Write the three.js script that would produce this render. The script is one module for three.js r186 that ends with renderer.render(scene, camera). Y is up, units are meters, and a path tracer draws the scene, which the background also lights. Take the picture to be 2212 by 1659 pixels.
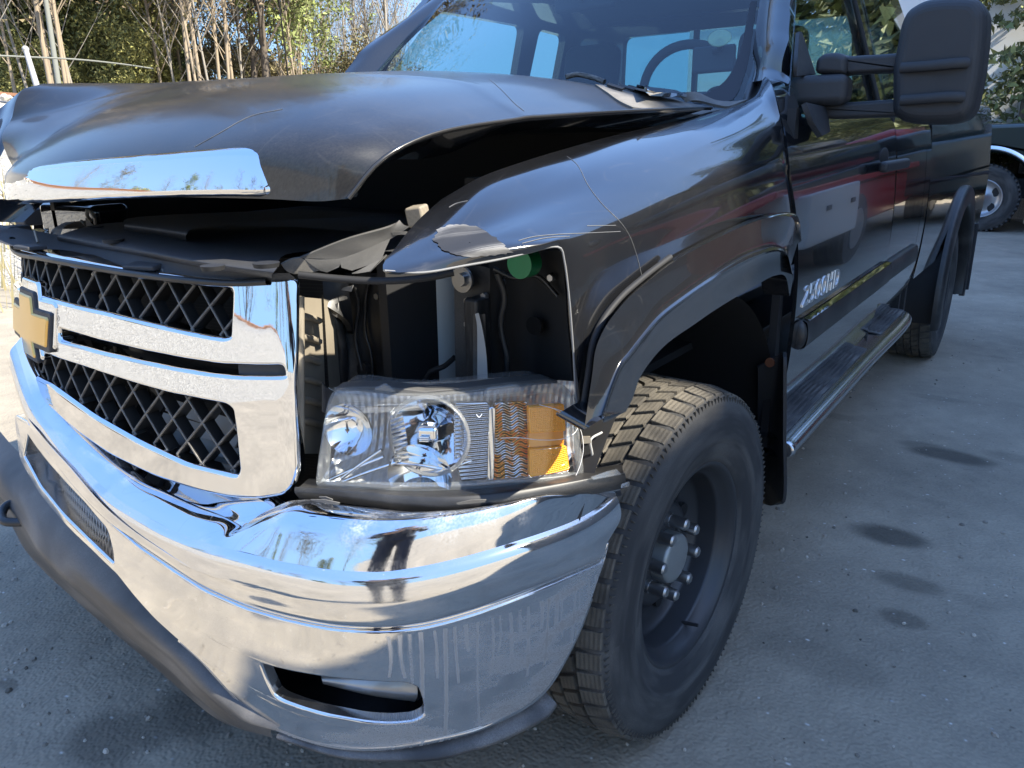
import * as THREE from 'three';
import { RoundedBoxGeometry } from 'three/addons/geometries/RoundedBoxGeometry.js';
import { mergeGeometries, mergeVertices, toCreasedNormals } from 'three/addons/utils/BufferGeometryUtils.js';
import { FontLoader } from 'three/addons/loaders/FontLoader.js';
import { TextGeometry } from 'three/addons/geometries/TextGeometry.js';

// ---------------------------------------------------------------- camera, sky, sun, exposure
// Axes of the place: the truck stands on the origin (below its front axle), +z is its nose, +x its driver's side.
const scene = new THREE.Scene();
const EYE = new THREE.Vector3(1.535, 1.288, 1.44), YAW = -2.514, PITCH = 0.307, ROLL = -0.019, FOC = 1666.4;   // focal length for a picture 2212 wide
const FW = new THREE.Vector3(Math.sin(YAW) * Math.cos(PITCH), -Math.sin(PITCH), Math.cos(YAW) * Math.cos(PITCH));
const R0 = FW.clone().cross(new THREE.Vector3(0, 1, 0)).normalize(), U0 = R0.clone().cross(FW);
const RT = R0.clone().multiplyScalar(Math.cos(ROLL)).addScaledVector(U0, Math.sin(ROLL));
const UP = R0.clone().multiplyScalar(-Math.sin(ROLL)).addScaledVector(U0, Math.cos(ROLL));
const camera = new THREE.PerspectiveCamera(2 * Math.atan(829.5 / FOC) * 180 / Math.PI, 4 / 3, 0.05, 900);
camera.position.copy(EYE);
camera.quaternion.setFromRotationMatrix(new THREE.Matrix4().makeBasis(RT, UP, FW.clone().negate()));

const SUN = new THREE.Vector3(1.0, 0.98, -0.2).normalize();
{ // clear spring sky: pale at the horizon, deeper blue overhead, a soft brightening round the sun
  const W = 512, H = 256, d = new Float32Array(W * H * 4), hor = [.105, .185, .27], mid = [.102, .172, .285], zen = [.066, .138, .325], low = [.13, .13, .12];
  for (let j = 0; j < H; j++) for (let i = 0; i < W; i++) { const el = ((j + .5) / H - .5) * Math.PI, az = ((i + .5) / W - .5) * 2 * Math.PI, y = Math.sin(el), x = Math.cos(az) * Math.cos(el), z = Math.sin(az) * Math.cos(el), m = Math.max(0, x * SUN.x + y * SUN.y + z * SUN.z), t = Math.max(0, y), g = .10 * Math.pow(m, 6) + .25 * Math.pow(m, 60);
    for (let c = 0; c < 3; c++) { const a = Math.min(1, t / .35), b = Math.max(0, Math.min(1, (t - .2) / .8)), k = a * (2 - a); let v = hor[c] + (mid[c] - hor[c]) * k; v += (zen[c] - mid[c]) * b * (2 - b) * .9; v += g * [.9, .85, .75][c]; d[(j * W + i) * 4 + c] = y < 0 ? low[c] : v; } d[(j * W + i) * 4 + 3] = 1; }
  const t = new THREE.DataTexture(d, W, H, THREE.RGBAFormat, THREE.FloatType); t.mapping = THREE.EquirectangularReflectionMapping; t.magFilter = t.minFilter = THREE.LinearFilter; t.wrapS = THREE.RepeatWrapping; t.needsUpdate = true; scene.background = t; scene.environment = t; }
const sun = new THREE.DirectionalLight(new THREE.Color(1.0, 0.93, 0.79), 2.6);
sun.position.copy(SUN).multiplyScalar(60); sun.castShadow = true; sun.name = 'sun';
Object.assign(sun.shadow.camera, { left: -25, right: 25, top: 25, bottom: -25, near: 1, far: 160 }); sun.shadow.mapSize.set(4096, 4096);
scene.add(sun, sun.target);
const renderer = new THREE.WebGLRenderer({ antialias: true });
renderer.toneMapping = THREE.LinearToneMapping; renderer.toneMappingExposure = 5.5; renderer.shadowMap.enabled = true;

// ---------------------------------------------------------------- helpers
const V = (x, y, z) => new THREE.Vector3(x, y, z);
const rng = (s) => () => { s = (s + 0x6d2b79f5) | 0; let t = Math.imul(s ^ (s >>> 15), 1 | s); t = (t + Math.imul(t ^ (t >>> 7), 61 | t)) ^ t; return ((t ^ (t >>> 14)) >>> 0) / 4294967296; };
// a measured sight line (2212 x 1659 grid) met with a plane of the truck: gives a point in metres
const sight = (u, v) => FW.clone().addScaledVector(RT, (u - 1106) / FOC).addScaledVector(UP, -(v - 829.5) / FOC);
const X = (u, v, x) => { const d = sight(u, v); return EYE.clone().addScaledVector(d, (x - EYE.x) / d.x); };
const Y = (u, v, y) => { const d = sight(u, v); return EYE.clone().addScaledVector(d, (y - EYE.y) / d.y); };
const Z = (u, v, z) => { const d = sight(u, v); return EYE.clone().addScaledVector(d, (z - EYE.z) / d.z); };
const D = (u, v, dist) => { const d = sight(u, v); return EYE.clone().addScaledVector(d, dist / Math.hypot(d.x, d.z)); };
const used = {};
function numbered(n) { used[n] = (used[n] ?? -1) + 1; return used[n] ? n + '_' + String(used[n]).padStart(3, '0') : n; }
function tag(o, label, category, group) { if (label) o.userData.label = label; if (category) o.userData.category = category; if (group) o.userData.group = group; return o; }
function mesh(name, geo, mat, parent = scene) {
  const m = new THREE.Mesh(Array.isArray(geo) ? merge(geo) : geo, mat); m.castShadow = m.receiveShadow = true;
  m.name = parent === scene ? numbered(name) : name; parent.add(m); return m;
}
function struct(name, geo, mat) { const m = mesh(name, geo, mat); m.userData.kind = 'structure'; return m; }
function thing(name, pos, label, category, group) { const g = new THREE.Group(); g.name = numbered(name); g.position.copy(pos); scene.add(g); return tag(g, label, category, group); }
function merge(list) {
  const a = list.map((g) => { let h = g.index ? g.toNonIndexed() : g; if (!h.attributes.normal) h.computeVertexNormals(); for (const k of Object.keys(h.attributes)) if (!['position', 'normal', 'uv'].includes(k)) h.deleteAttribute(k); if (!h.attributes.uv) h.setAttribute('uv', new THREE.BufferAttribute(new Float32Array(h.attributes.position.count * 2), 2)); return h; });
  return mergeGeometries(a);
}
const at = (g, x, y, z, rx = 0, ry = 0, rz = 0) => { g.applyMatrix4(new THREE.Matrix4().makeRotationFromEuler(new THREE.Euler(rx, ry, rz)).setPosition(x, y, z)); return g; };
const bx = (w, h, d, x, y, z, r = 0.01, rx = 0, ry = 0, rz = 0) => at(r ? new RoundedBoxGeometry(w, h, d, 2, Math.min(r, w / 2.01, h / 2.01, d / 2.01)) : new THREE.BoxGeometry(w, h, d), x, y, z, rx, ry, rz);
const cyl = (r1, r2, h, x, y, z, rx = 0, ry = 0, rz = 0, n = 24) => at(new THREE.CylinderGeometry(r1, r2, h, n), x, y, z, rx, ry, rz);
const tube = (pts, r, seg = 24, rs = 8, closed = false) => new THREE.TubeGeometry(new THREE.CatmullRomCurve3(pts, closed, 'centripetal'), seg, r, rs, closed);
function grid(rows, uvs) {              // rows of Vector3 -> smooth indexed sheet, uv in metres
  const nv = rows.length, nu = rows[0].length, pos = new Float32Array(nu * nv * 3), uv = new Float32Array(nu * nv * 2), idx = [];
  const acc = rows.map(() => 0); let s = [];
  for (let j = 0; j < nv; j++) for (let i = 0; i < nu; i++) {
    const k = j * nu + i; rows[j][i].toArray(pos, k * 3);
    const du = i ? rows[nv >> 1][i].distanceTo(rows[nv >> 1][i - 1]) : 0;
    if (j === 0) s[i] = i ? s[i - 1] + du : 0;
    uv[k * 2] = uvs ? uvs(rows[j][i])[0] : s[i]; uv[k * 2 + 1] = uvs ? uvs(rows[j][i])[1] : (j ? (uv[(k - nu) * 2 + 1] + rows[j][i].distanceTo(rows[j - 1][i])) : 0);
    if (i && j) idx.push(k - nu - 1, k - nu, k - 1, k - nu, k, k - 1);
  }
  const g = new THREE.BufferGeometry(); g.setAttribute('position', new THREE.BufferAttribute(pos, 3)); g.setAttribute('uv', new THREE.BufferAttribute(uv, 2)); g.setIndex(idx); g.computeVertexNormals(); return g;
}
const cr = (pts, n, arc) => { if (pts.length === 2) return Array.from({ length: n }, (_, i) => pts[0].clone().lerp(pts[1], i / (n - 1))); const c = new THREE.CatmullRomCurve3(pts, false, 'centripetal'); return Array.from({ length: n }, (_, i) => (arc ? c.getPointAt(i / (n - 1)) : c.getPoint(i / (n - 1)))); };
function loftRows(curves, nu = 40, nv = 12, { arc = false, linear = false } = {}) {
  const rs = curves.map((c) => cr(c, nu, arc)), out = Array.from({ length: nv }, () => []);
  for (let i = 0; i < nu; i++) {
    const col = rs.map((r) => r[i]);
    if (linear) { for (let j = 0; j < nv; j++) { const t = j / (nv - 1) * (col.length - 1), k = Math.min(col.length - 2, Math.floor(t)); out[j].push(col[k].clone().lerp(col[k + 1], t - k)); } } else cr(col, nv).forEach((p, j) => out[j].push(p));
  }
  return out;
}
const loft = (curves, nu, nv, o = {}) => grid(loftRows(curves, nu, nv, o), o.uvs);
// a sheet with thickness: front, back and rim
function slab(rows, t) {
  const nv = rows.length, nu = rows[0].length, g = grid(rows), n = g.attributes.normal, back = rows.map((r, j) => r.map((p, i) => p.clone().addScaledVector(V(n.getX(j * nu + i), n.getY(j * nu + i), n.getZ(j * nu + i)), -t)));
  const rim = [...rows[0].map((p, i) => [p, back[0][i]]), ...rows.map((r, j) => [r[nu - 1], back[j][nu - 1]]).slice(1), ...rows[nv - 1].map((p, i) => [p, back[nv - 1][i]]).reverse().slice(1), ...rows.map((r, j) => [r[0], back[j][0]]).reverse().slice(1)];
  return merge([g, grid(back), grid([rim.map((a) => a[0]), rim.map((a) => a[1])])]);
}
// a surface that stands on a plan curve (x, z) and is swept up, with an outward offset that depends on height
class Plan {
  constructor(pts, off = () => 0) {
    const c = new THREE.CatmullRomCurve3(pts.map(([x, z]) => V(x, 0, z)), false, 'centripetal'), n = 160; this.p = c.getSpacedPoints(n); this.L = c.getLength(); this.off = off; this.n = n;
    this.t = this.p.map((_, i) => this.p[Math.min(n, i + 1)].clone().sub(this.p[Math.max(0, i - 1)]).normalize());
  }
  at(s, y, lift = 0) {
    const f = THREE.MathUtils.clamp(s / this.L, -0.2, 1.2) * this.n, i = THREE.MathUtils.clamp(Math.floor(f), 0, this.n - 1), w = f - i, p = this.p[i].clone().lerp(this.p[i + 1], w), t = this.t[i].clone().lerp(this.t[i + 1], w).normalize();
    const o = this.off(y, s) + lift; return V(p.x - t.z * o, y, p.z + t.x * o);
  }
  normal(s, y) { const e = 0.004, a = this.at(s + e, y).sub(this.at(s - e, y)), b = this.at(s, y + e).sub(this.at(s, y - e)); return a.cross(b).normalize(); }
  hit(u, v) {                                                       // sight line -> (s, y) on the surface
    const d = sight(u, v); let y = 0.7, s = 0, best = null;
    for (let it = 0; it < 6; it++) {
      best = null;
      for (let i = 0; i < this.n; i++) {
        const s0 = i / this.n * this.L, a = this.at(s0, y), b = this.at((i + 1) / this.n * this.L, y), ex = b.x - a.x, ez = b.z - a.z, det = -d.x * ez + d.z * ex; if (Math.abs(det) < 1e-9) continue;
        const ax = a.x - EYE.x, az = a.z - EYE.z, t = (-ax * ez + az * ex) / det, w = (d.x * az - d.z * ax) / det;
        const lo = i === 0 ? -3 : 0, hi = i === this.n - 1 ? 4 : 1;
        if (t > 0 && w >= lo - 1e-6 && w <= hi + 1e-6 && (!best || t < best[0])) best = [t, s0 + w * this.L / this.n];
      }
      if (!best) {      // grazing: the nearest point of the curve to the sight line
        let bd = 1e9; for (let i = 0; i <= this.n; i++) { const q = this.at(i / this.n * this.L, y), t = ((q.x - EYE.x) * d.x + (q.z - EYE.z) * d.z) / (d.x * d.x + d.z * d.z), e = Math.hypot(EYE.x + d.x * t - q.x, EYE.z + d.z * t - q.z); if (e < bd) { bd = e; best = [t, i / this.n * this.L]; } }
      }
      s = best[1]; y = EYE.y + d.y * best[0];
    }
    return new THREE.Vector2(s, y);
  }
  mirror(px, x = 0) {                                                // right-half outline (sight lines) completed by its mirror image
    let sc = 0, bd = 9; for (let i = 0; i <= this.n; i++) { const e = Math.abs(this.p[i].x - x); if (e < bd) { bd = e; sc = i / this.n * this.L; } }
    const h = px.map(([u, v]) => this.hit(u, v)).filter((q) => q.x > sc + .004); return [...h, ...h.slice().reverse().map((q) => new THREE.Vector2(2 * sc - q.x, q.y))];
  }
  curve(px, lift = 0) { return px.map(([u, v]) => { const h = this.hit(u, v); return this.at(h.x, h.y, lift); }); }
}
function rounded(poly, r, n = 5) {       // closed polygon (Vector2) with rounded corners
  const out = [], N = poly.length;
  for (let i = 0; i < N; i++) {
    const p = poly[i], a = poly[(i + N - 1) % N], b = poly[(i + 1) % N], da = a.clone().sub(p), db = b.clone().sub(p), q = Math.min(r, da.length() * 0.45, db.length() * 0.45);
    const s = p.clone().addScaledVector(da.normalize(), q), e = p.clone().addScaledVector(db.normalize(), q);
    for (let k = 0; k <= n; k++) { const t = k / n; out.push(s.clone().multiplyScalar((1 - t) ** 2).addScaledVector(p, 2 * t * (1 - t)).addScaledVector(e, t * t)); }
  }
  return out;
}
function panel(pl, outer, holes = [], { r = 0.012, wall = 0.03, bevel = 0.004, lift = 0, sub = 2, holeWall, openOuter = false, walls } = {}) {
  const toSY = (a) => rounded(a.map((q) => (q.isVector2 ? q : pl.hit(q[0], q[1]))), r);
  const loops = [toSY(outer), ...holes.map(toSY)];
  if (THREE.ShapeUtils.isClockWise(loops[0])) loops[0].reverse();
  for (let i = 1; i < loops.length; i++) if (!THREE.ShapeUtils.isClockWise(loops[i])) loops[i].reverse();
  const pts = loops.flat(); let tri = THREE.ShapeUtils.triangulateShape(loops[0].slice(), loops.slice(1).map((l) => l.slice())).map((t) => t.map((k) => pts[k]));
  for (let k = 0; k < sub; k++) tri = tri.flatMap(([a, b, c]) => { const ab = a.clone().lerp(b, 0.5), bc = b.clone().lerp(c, 0.5), ca = c.clone().lerp(a, 0.5); return [[a, ab, ca], [ab, b, bc], [ca, bc, c], [ab, bc, ca]]; });
  const pos = [], nor = [], uv = [];
  for (const t of tri) for (const q of t) { const p = pl.at(q.x, q.y, lift), n = pl.normal(q.x, q.y); pos.push(p.x, p.y, p.z); nor.push(n.x, n.y, n.z); uv.push(q.x, q.y); }
  const face = new THREE.BufferGeometry(); face.setAttribute('position', new THREE.Float32BufferAttribute(pos, 3)); face.setAttribute('normal', new THREE.Float32BufferAttribute(nor, 3)); face.setAttribute('uv', new THREE.Float32BufferAttribute(uv, 2));
  const parts = [face];
  loops.forEach((l, li) => {
    if (li === 0 && openOuter) return;
    const N = l.length, w = li && walls ? walls[li - 1] : li && holeWall !== undefined ? holeWall : wall, rows = [[0, 0], [bevel * 0.35, -bevel * 0.08], [bevel * 0.75, -bevel * 0.4], [bevel, -bevel], [bevel, -w]].map(([o, d]) => {
      const row = []; for (let i = 0; i <= N; i++) { const p = l[i % N], a = l[(i + N - 1) % N], b = l[(i + 1) % N], t = b.clone().sub(a).normalize(); row.push(pl.at(p.x + t.y * o, p.y - t.x * o, lift + d)); } return row; });
    const wg = [grid(rows.slice(0, 4)), grid(rows.slice(3))]; for (const g of wg) { const u = g.attributes.uv; for (let q = 0; q < u.count; q++) { const p = l[q % (N + 1) % N]; u.setXY(q, p.x, p.y); } } parts.push(...wg);
  });
  return merge(parts);
}
const caster = new THREE.Raycaster();
function onMesh(u, v, ms, lift = 0) { caster.set(EYE, sight(u, v).normalize()); caster.far = 50; const h = caster.intersectObjects([].concat(ms), false)[0]; if (!h) return null; const n = h.face.normal.clone(); if (n.dot(caster.ray.direction) > 0) n.negate(); return h.point.clone().addScaledVector(n, lift); }

// ---------------------------------------------------------------- textures
function noiseField(n, cells, seed) {   // tiling value noise, n x n
  const r = rng(seed), g = Float32Array.from({ length: cells * cells }, r), out = new Float32Array(n * n), sm = (t) => t * t * (3 - 2 * t);
  for (let y = 0; y < n; y++) for (let x = 0; x < n; x++) { const fx = x / n * cells, fy = y / n * cells, i = Math.floor(fx), j = Math.floor(fy), a = sm(fx - i), b = sm(fy - j), i1 = (i + 1) % cells, j1 = (j + 1) % cells;
    out[y * n + x] = (g[j * cells + i] * (1 - a) + g[j * cells + i1] * a) * (1 - b) + (g[j1 * cells + i] * (1 - a) + g[j1 * cells + i1] * a) * b; }
  return out;
}
function fbm(n, base, oct, seed, gain = 0.5) { const out = new Float32Array(n * n); let amp = 1, sum = 0; for (let o = 0; o < oct; o++) { const f = noiseField(n, Math.min(n, base * 2 ** o), seed + o * 17); for (let k = 0; k < out.length; k++) out[k] += f[k] * amp; sum += amp; amp *= gain; } for (let k = 0; k < out.length; k++) out[k] /= sum; return out; }
function tex(n, fn, size = 1, srgb = false) {   // fn(k, x, y) -> grey or [r, g, b] in 0..1 ; size = metres per repeat
  const d = new Uint8Array(n * n * 4); for (let y = 0; y < n; y++) for (let x = 0; x < n; x++) { const k = y * n + x, c = fn(k, x, y), a = Array.isArray(c) ? c : [c, c, c]; for (let i = 0; i < 3; i++) d[k * 4 + i] = 255 * Math.min(1, Math.max(0, a[i])); d[k * 4 + 3] = 255; }
  const t = new THREE.DataTexture(d, n, n); t.wrapS = t.wrapT = THREE.RepeatWrapping; t.magFilter = THREE.LinearFilter; t.minFilter = THREE.LinearMipmapLinearFilter; t.generateMipmaps = true; if (srgb) t.colorSpace = THREE.SRGBColorSpace; t.repeat.set(1 / size, 1 / size); t.needsUpdate = true; return t;
}
const sat = (x) => Math.min(1, Math.max(0, x)), ss = (a, b, x) => { const t = sat((x - a) / (b - a)); return t * t * (3 - 2 * t); }, mixc = (a, b, t) => a.map((x, i) => x + (b[i] - x) * t);
const nA = fbm(512, 4, 7, 11), nB = fbm(512, 8, 6, 71), nC = fbm(512, 64, 3, 131), nF = noiseField(512, 512, 5), nG = noiseField(512, 256, 9);
const nA2 = fbm(512, 5, 2, 411);
const toS = (c) => c.map((x) => Math.pow(sat(x), 1 / 2.2));
const scratch = (() => { const c = document.createElement('canvas'); c.width = c.height = 512; const g = c.getContext('2d'), r = rng(77); g.fillStyle = '#000'; g.fillRect(0, 0, 512, 512); for (let i = 0; i < 240; i++) { const x = r() * 512, y = r() * 512, a = r() * 6.3, l = 6 + r() * r() * 70, b = (r() - 0.5) * 20; g.strokeStyle = `rgba(255,255,255,${0.1 + r() * 0.5})`; g.lineWidth = 0.5 + r() * 0.5; g.beginPath(); g.moveTo(x, y); g.quadraticCurveTo(x + Math.cos(a) * l / 2 + b, y + Math.sin(a) * l / 2 - b, x + Math.cos(a) * l, y + Math.sin(a) * l); g.stroke(); } const d = g.getImageData(0, 0, 512, 512).data; return Float32Array.from({ length: 512 * 512 }, (_, k) => d[k * 4] / 255); })();
const phys = (o) => new THREE.MeshPhysicalMaterial({ side: THREE.DoubleSide, ...o });
const std = (o) => new THREE.MeshStandardMaterial({ side: THREE.DoubleSide, ...o });
const lin = (r, g, b) => new THREE.Color().setRGB(r, g, b);
function paintMat(dust, coatRough, scr, size, seed, ior = 1.6, coat = 1) {
  const speck = rng(seed), sp = new Float32Array(512 * 512); for (let i = 0; i < 260; i++) { const x = Math.floor(speck() * 512), y = Math.floor(speck() * 512); sp[y * 512 + x] = 0.6 + speck() * 0.4; if (speck() > 0.6) sp[y * 512 + ((x + 1) % 512)] = 0.6; }
  const dd = (k) => sat(dust * (0.25 + 1.5 * ss(0.3, 0.75, nA[k])) * (0.55 + 0.9 * nF[k]) + scr * scratch[k] * 0.55 + sp[k] * dust * 3);
  return phys({ map: tex(512, (k) => toS(mixc([0.0045, 0.005, 0.0065], [0.36, 0.33, 0.29], dd(k))), size, true), roughnessMap: tex(512, (k) => 0.1 + coatRough * 2 + 0.6 * dd(k), size), roughness: 1, metalness: 0, ior, clearcoat: coat, clearcoatRoughness: coatRough });
}
const M = {
  paint: paintMat(0.006, 0.012, 0.03, 0.9, 3),
  hood: paintMat(0.028, 0.11, 0.22, 0.9, 4, 1.35, .6),
  fender: paintMat(0.006, 0.025, 0.22, 0.8, 5),
  plastic: std({ color: lin(0.022, 0.023, 0.026), roughness: 0.55, roughnessMap: tex(512, (k) => 0.75 + 0.5 * nB[k], 0.4), bumpMap: tex(512, (k) => nF[k], 0.1), bumpScale: 0.00025 }),
  greyPlastic: std({ map: tex(512, (k) => toS(mixc([0.035, 0.035, 0.036], [0.14, 0.13, 0.12], ss(0.35, 0.8, nA[k]) * (0.5 + 0.5 * nF[k]))), 0.7, true), roughness: 0.5 }),
  dusty: std({ map: tex(512, (k) => toS(mixc([0.05, 0.048, 0.045], [0.2, 0.185, 0.165], ss(0.3, 0.75, nA[k]) * (0.5 + 0.7 * nF[k]))), 0.5, true), roughness: 0.85 }),
  black: std({ color: lin(0.012, 0.012, 0.013), roughness: 0.7 }),
  chrome: std({ color: lin(0.74, 0.75, 0.77), metalness: 1, roughnessMap: tex(512, (k) => 0.03 + 0.16 * ss(0.55, 0.9, nA[k]) + 0.12 * scratch[k], 0.6), roughness: 1, bumpMap: tex(512, (k) => nA2[k], 1.2), bumpScale: 0.0012 }),
  steel: std({ color: lin(0.45, 0.45, 0.45), metalness: 1, roughness: 0.38 }),
  blackSteel: std({ color: lin(0.03, 0.031, 0.034), roughness: 0.42, roughnessMap: tex(512, (k) => 0.5 + nA[k], 0.5) }),
  gold: std({ map: tex(512, (k) => toS(mixc([0.66, 0.42, 0.13], [0.74, 0.52, 0.2], nA[k])), 0.3, true), metalness: 0.85, roughness: 0.28 }),
  glass: phys({ color: lin(0.86, 0.95, 0.96), transmission: 1, thickness: 0, roughness: 0.0, ior: 1.5 }),
  tint: phys({ color: lin(0.4, 0.5, 0.52), transmission: 1, thickness: 0, roughness: 0.0, ior: 1.55 }),
  lens: phys({ color: lin(0.97, 0.98, 0.98), transmission: 1, thickness: 0, roughness: 0.0, roughnessMap: null, ior: 1.5 }),
  bulbGlass: phys({ color: lin(0.9, 0.92, 0.93), transmission: 1, thickness: 0, roughness: 0.05 }),
  silver: std({ color: lin(0.82, 0.83, 0.85), metalness: 1, roughness: 0.07 }),
  silverRib: std({ color: lin(0.8, 0.81, 0.83), metalness: 1, roughness: 0.1, bumpMap: tex(256, (k, x) => 0.5 + 0.5 * Math.sin(x / 256 * Math.PI * 16), 0.06), bumpScale: 0.0015 }),
  amber: phys({ color: lin(1, 0.36, 0.005), roughness: 0.25, clearcoat: 1, clearcoatRoughness: 0.05, bumpMap: tex(256, (k, x, y) => 0.5 + 0.25 * (Math.sin(x / 256 * Math.PI * 32) + Math.sin(y / 256 * Math.PI * 32)), 0.05), bumpScale: 0.0015 }),
  milk: phys({ color: lin(0.62, 0.64, 0.6), roughness: 0.5, transmission: 0.25, thickness: 0 }),
  tanMetal: std({ map: tex(512, (k) => toS(mixc([0.16, 0.135, 0.1], [0.3, 0.26, 0.2], nA[k])), 0.4, true), roughness: 0.7 }),
  brightAlu: std({ color: lin(0.5, 0.49, 0.47), roughness: 0.5, metalness: 0.3 }),
  slat: std({ map: tex(512, (k) => toS(mixc([0.045, 0.042, 0.038], [0.22, 0.2, 0.17], ss(0.3, 0.8, nB[k]))), 0.3, true), roughness: 0.55 }),
  cloth: std({ color: lin(0.03, 0.031, 0.034), roughness: 0.95 }),
  rubber: std({ map: tex(512, (k) => toS(mixc([0.026, 0.026, 0.027], [0.1, 0.095, 0.088], ss(0.35, 0.8, nA[k]) * (0.4 + 0.8 * nF[k]))), 0.35, true), roughness: 0.8 }),
  tread: std({ map: tex(512, (k) => toS(mixc([0.045, 0.041, 0.036], [0.16, 0.14, 0.11], ss(0.25, 0.75, nA[k]) * (0.5 + 0.7 * nF[k]))), 0.3, true), roughness: 0.92, bumpMap: tex(256, (k, x, y) => (Math.abs(((x + 14 * Math.sin(y / 256 * Math.PI * 24)) % 64 + 64) % 64 - 32) < 5 ? 0 : 1), 0.035), bumpScale: 0.0015 }),
  green: std({ color: lin(0.01, 0.2, 0.07), roughness: 0.4 }),
  white: std({ color: lin(0.78, 0.78, 0.76), roughness: 0.5 }),
};
// chrome of the bumper: dusty and streaked with dried drips towards its outer end (s along the bumper, y up)
function bumperMat(S0) {
  const n = 1024, W = 1.6, H = 0.5, c = document.createElement('canvas'); c.width = c.height = n; const g = c.getContext('2d'), r = rng(21);
  const img = g.createImageData(n, n);
  for (let y = 0; y < n; y++) for (let x = 0; x < n; x++) {
    const s = x / n * W + S0 - 1.1, h = 0.3 + (1 - y / n) * H, k = (y % 512) * 512 + (x % 512);
    const side = ss(S0 - 0.14, S0 + 0.3, s) * ss(0.62, 0.56, h) + 0.35 * ss(S0 + 0.1, S0 + 0.4, s), low = ss(0.47, 0.38, h) * ss(S0 - 0.5, S0, s);
    let d = sat((0.05 + 0.62 * side + 0.35 * low) * (0.35 + 1.3 * ss(0.35, 0.7, nB[k])) * (0.3 + 1.2 * nF[k]));
    img.data.set([255 * d, 255 * d, 255 * d, 255], (y * n + x) * 4);
  }
  g.putImageData(img, 0, 0);
  for (let i = 0; i < 26; i++) {      // drips under the groove
    const s = S0 - 0.12 + i * 0.0175 + r() * 0.012, x = (s - S0 + 1.1) / W * n, y0 = (1 - (0.585 - 0.3) / H) * n, l = (0.05 + r() * r() * 0.2) / H * n;
    g.strokeStyle = `rgba(235,235,235,${0.25 + r() * 0.45})`; g.lineWidth = 1.2 + r() * 4; g.beginPath(); g.moveTo(x, y0); g.bezierCurveTo(x + r() * 5 - 2, y0 + l * 0.3, x + r() * 6 - 3, y0 + l * 0.6, x + r() * 8 - 5, y0 + l); g.stroke();
  }
  for (let i = 0; i < 900; i++) { const x = r() * n, y = r() * n; g.fillStyle = `rgba(255,255,255,${0.2 + r() * 0.5})`; g.fillRect(x, y, 1, 1); }
  const dt = g.getImageData(0, 0, n, n).data, f = Float32Array.from({ length: n * n }, (_, k) => dt[k * 4] / 255), fl = (y) => n - 1 - y;
  const mk = (fn, srgb) => { const t = tex(n, (k, x, y) => fn(f[fl(y) * n + x], x, y), 1, srgb); t.repeat.set(1 / W, 1 / H); t.offset.set(-(S0 - 1.1) / W, -0.3 / H); return t; };
  return std({ map: mk((d) => toS(mixc([0.72, 0.73, 0.75], [0.26, 0.25, 0.235], sat(d * 1.1))), true), metalnessMap: mk((d) => 1 - 0.95 * d), metalness: 1, roughnessMap: mk((d, x, y) => 0.035 + 0.75 * d + 0.03 * nA[(y % 512) * 512 + x % 512]), roughness: 1, bumpMap: mk((d, x, y) => nA2[(y % 512) * 512 + x % 512]), bumpScale: 0.0014 });
}
const noiseStreak = (() => { const a = noiseField(256, 128, 33); return Float32Array.from({ length: 256 }, (_, i) => a[i * 256] ); })();
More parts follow.
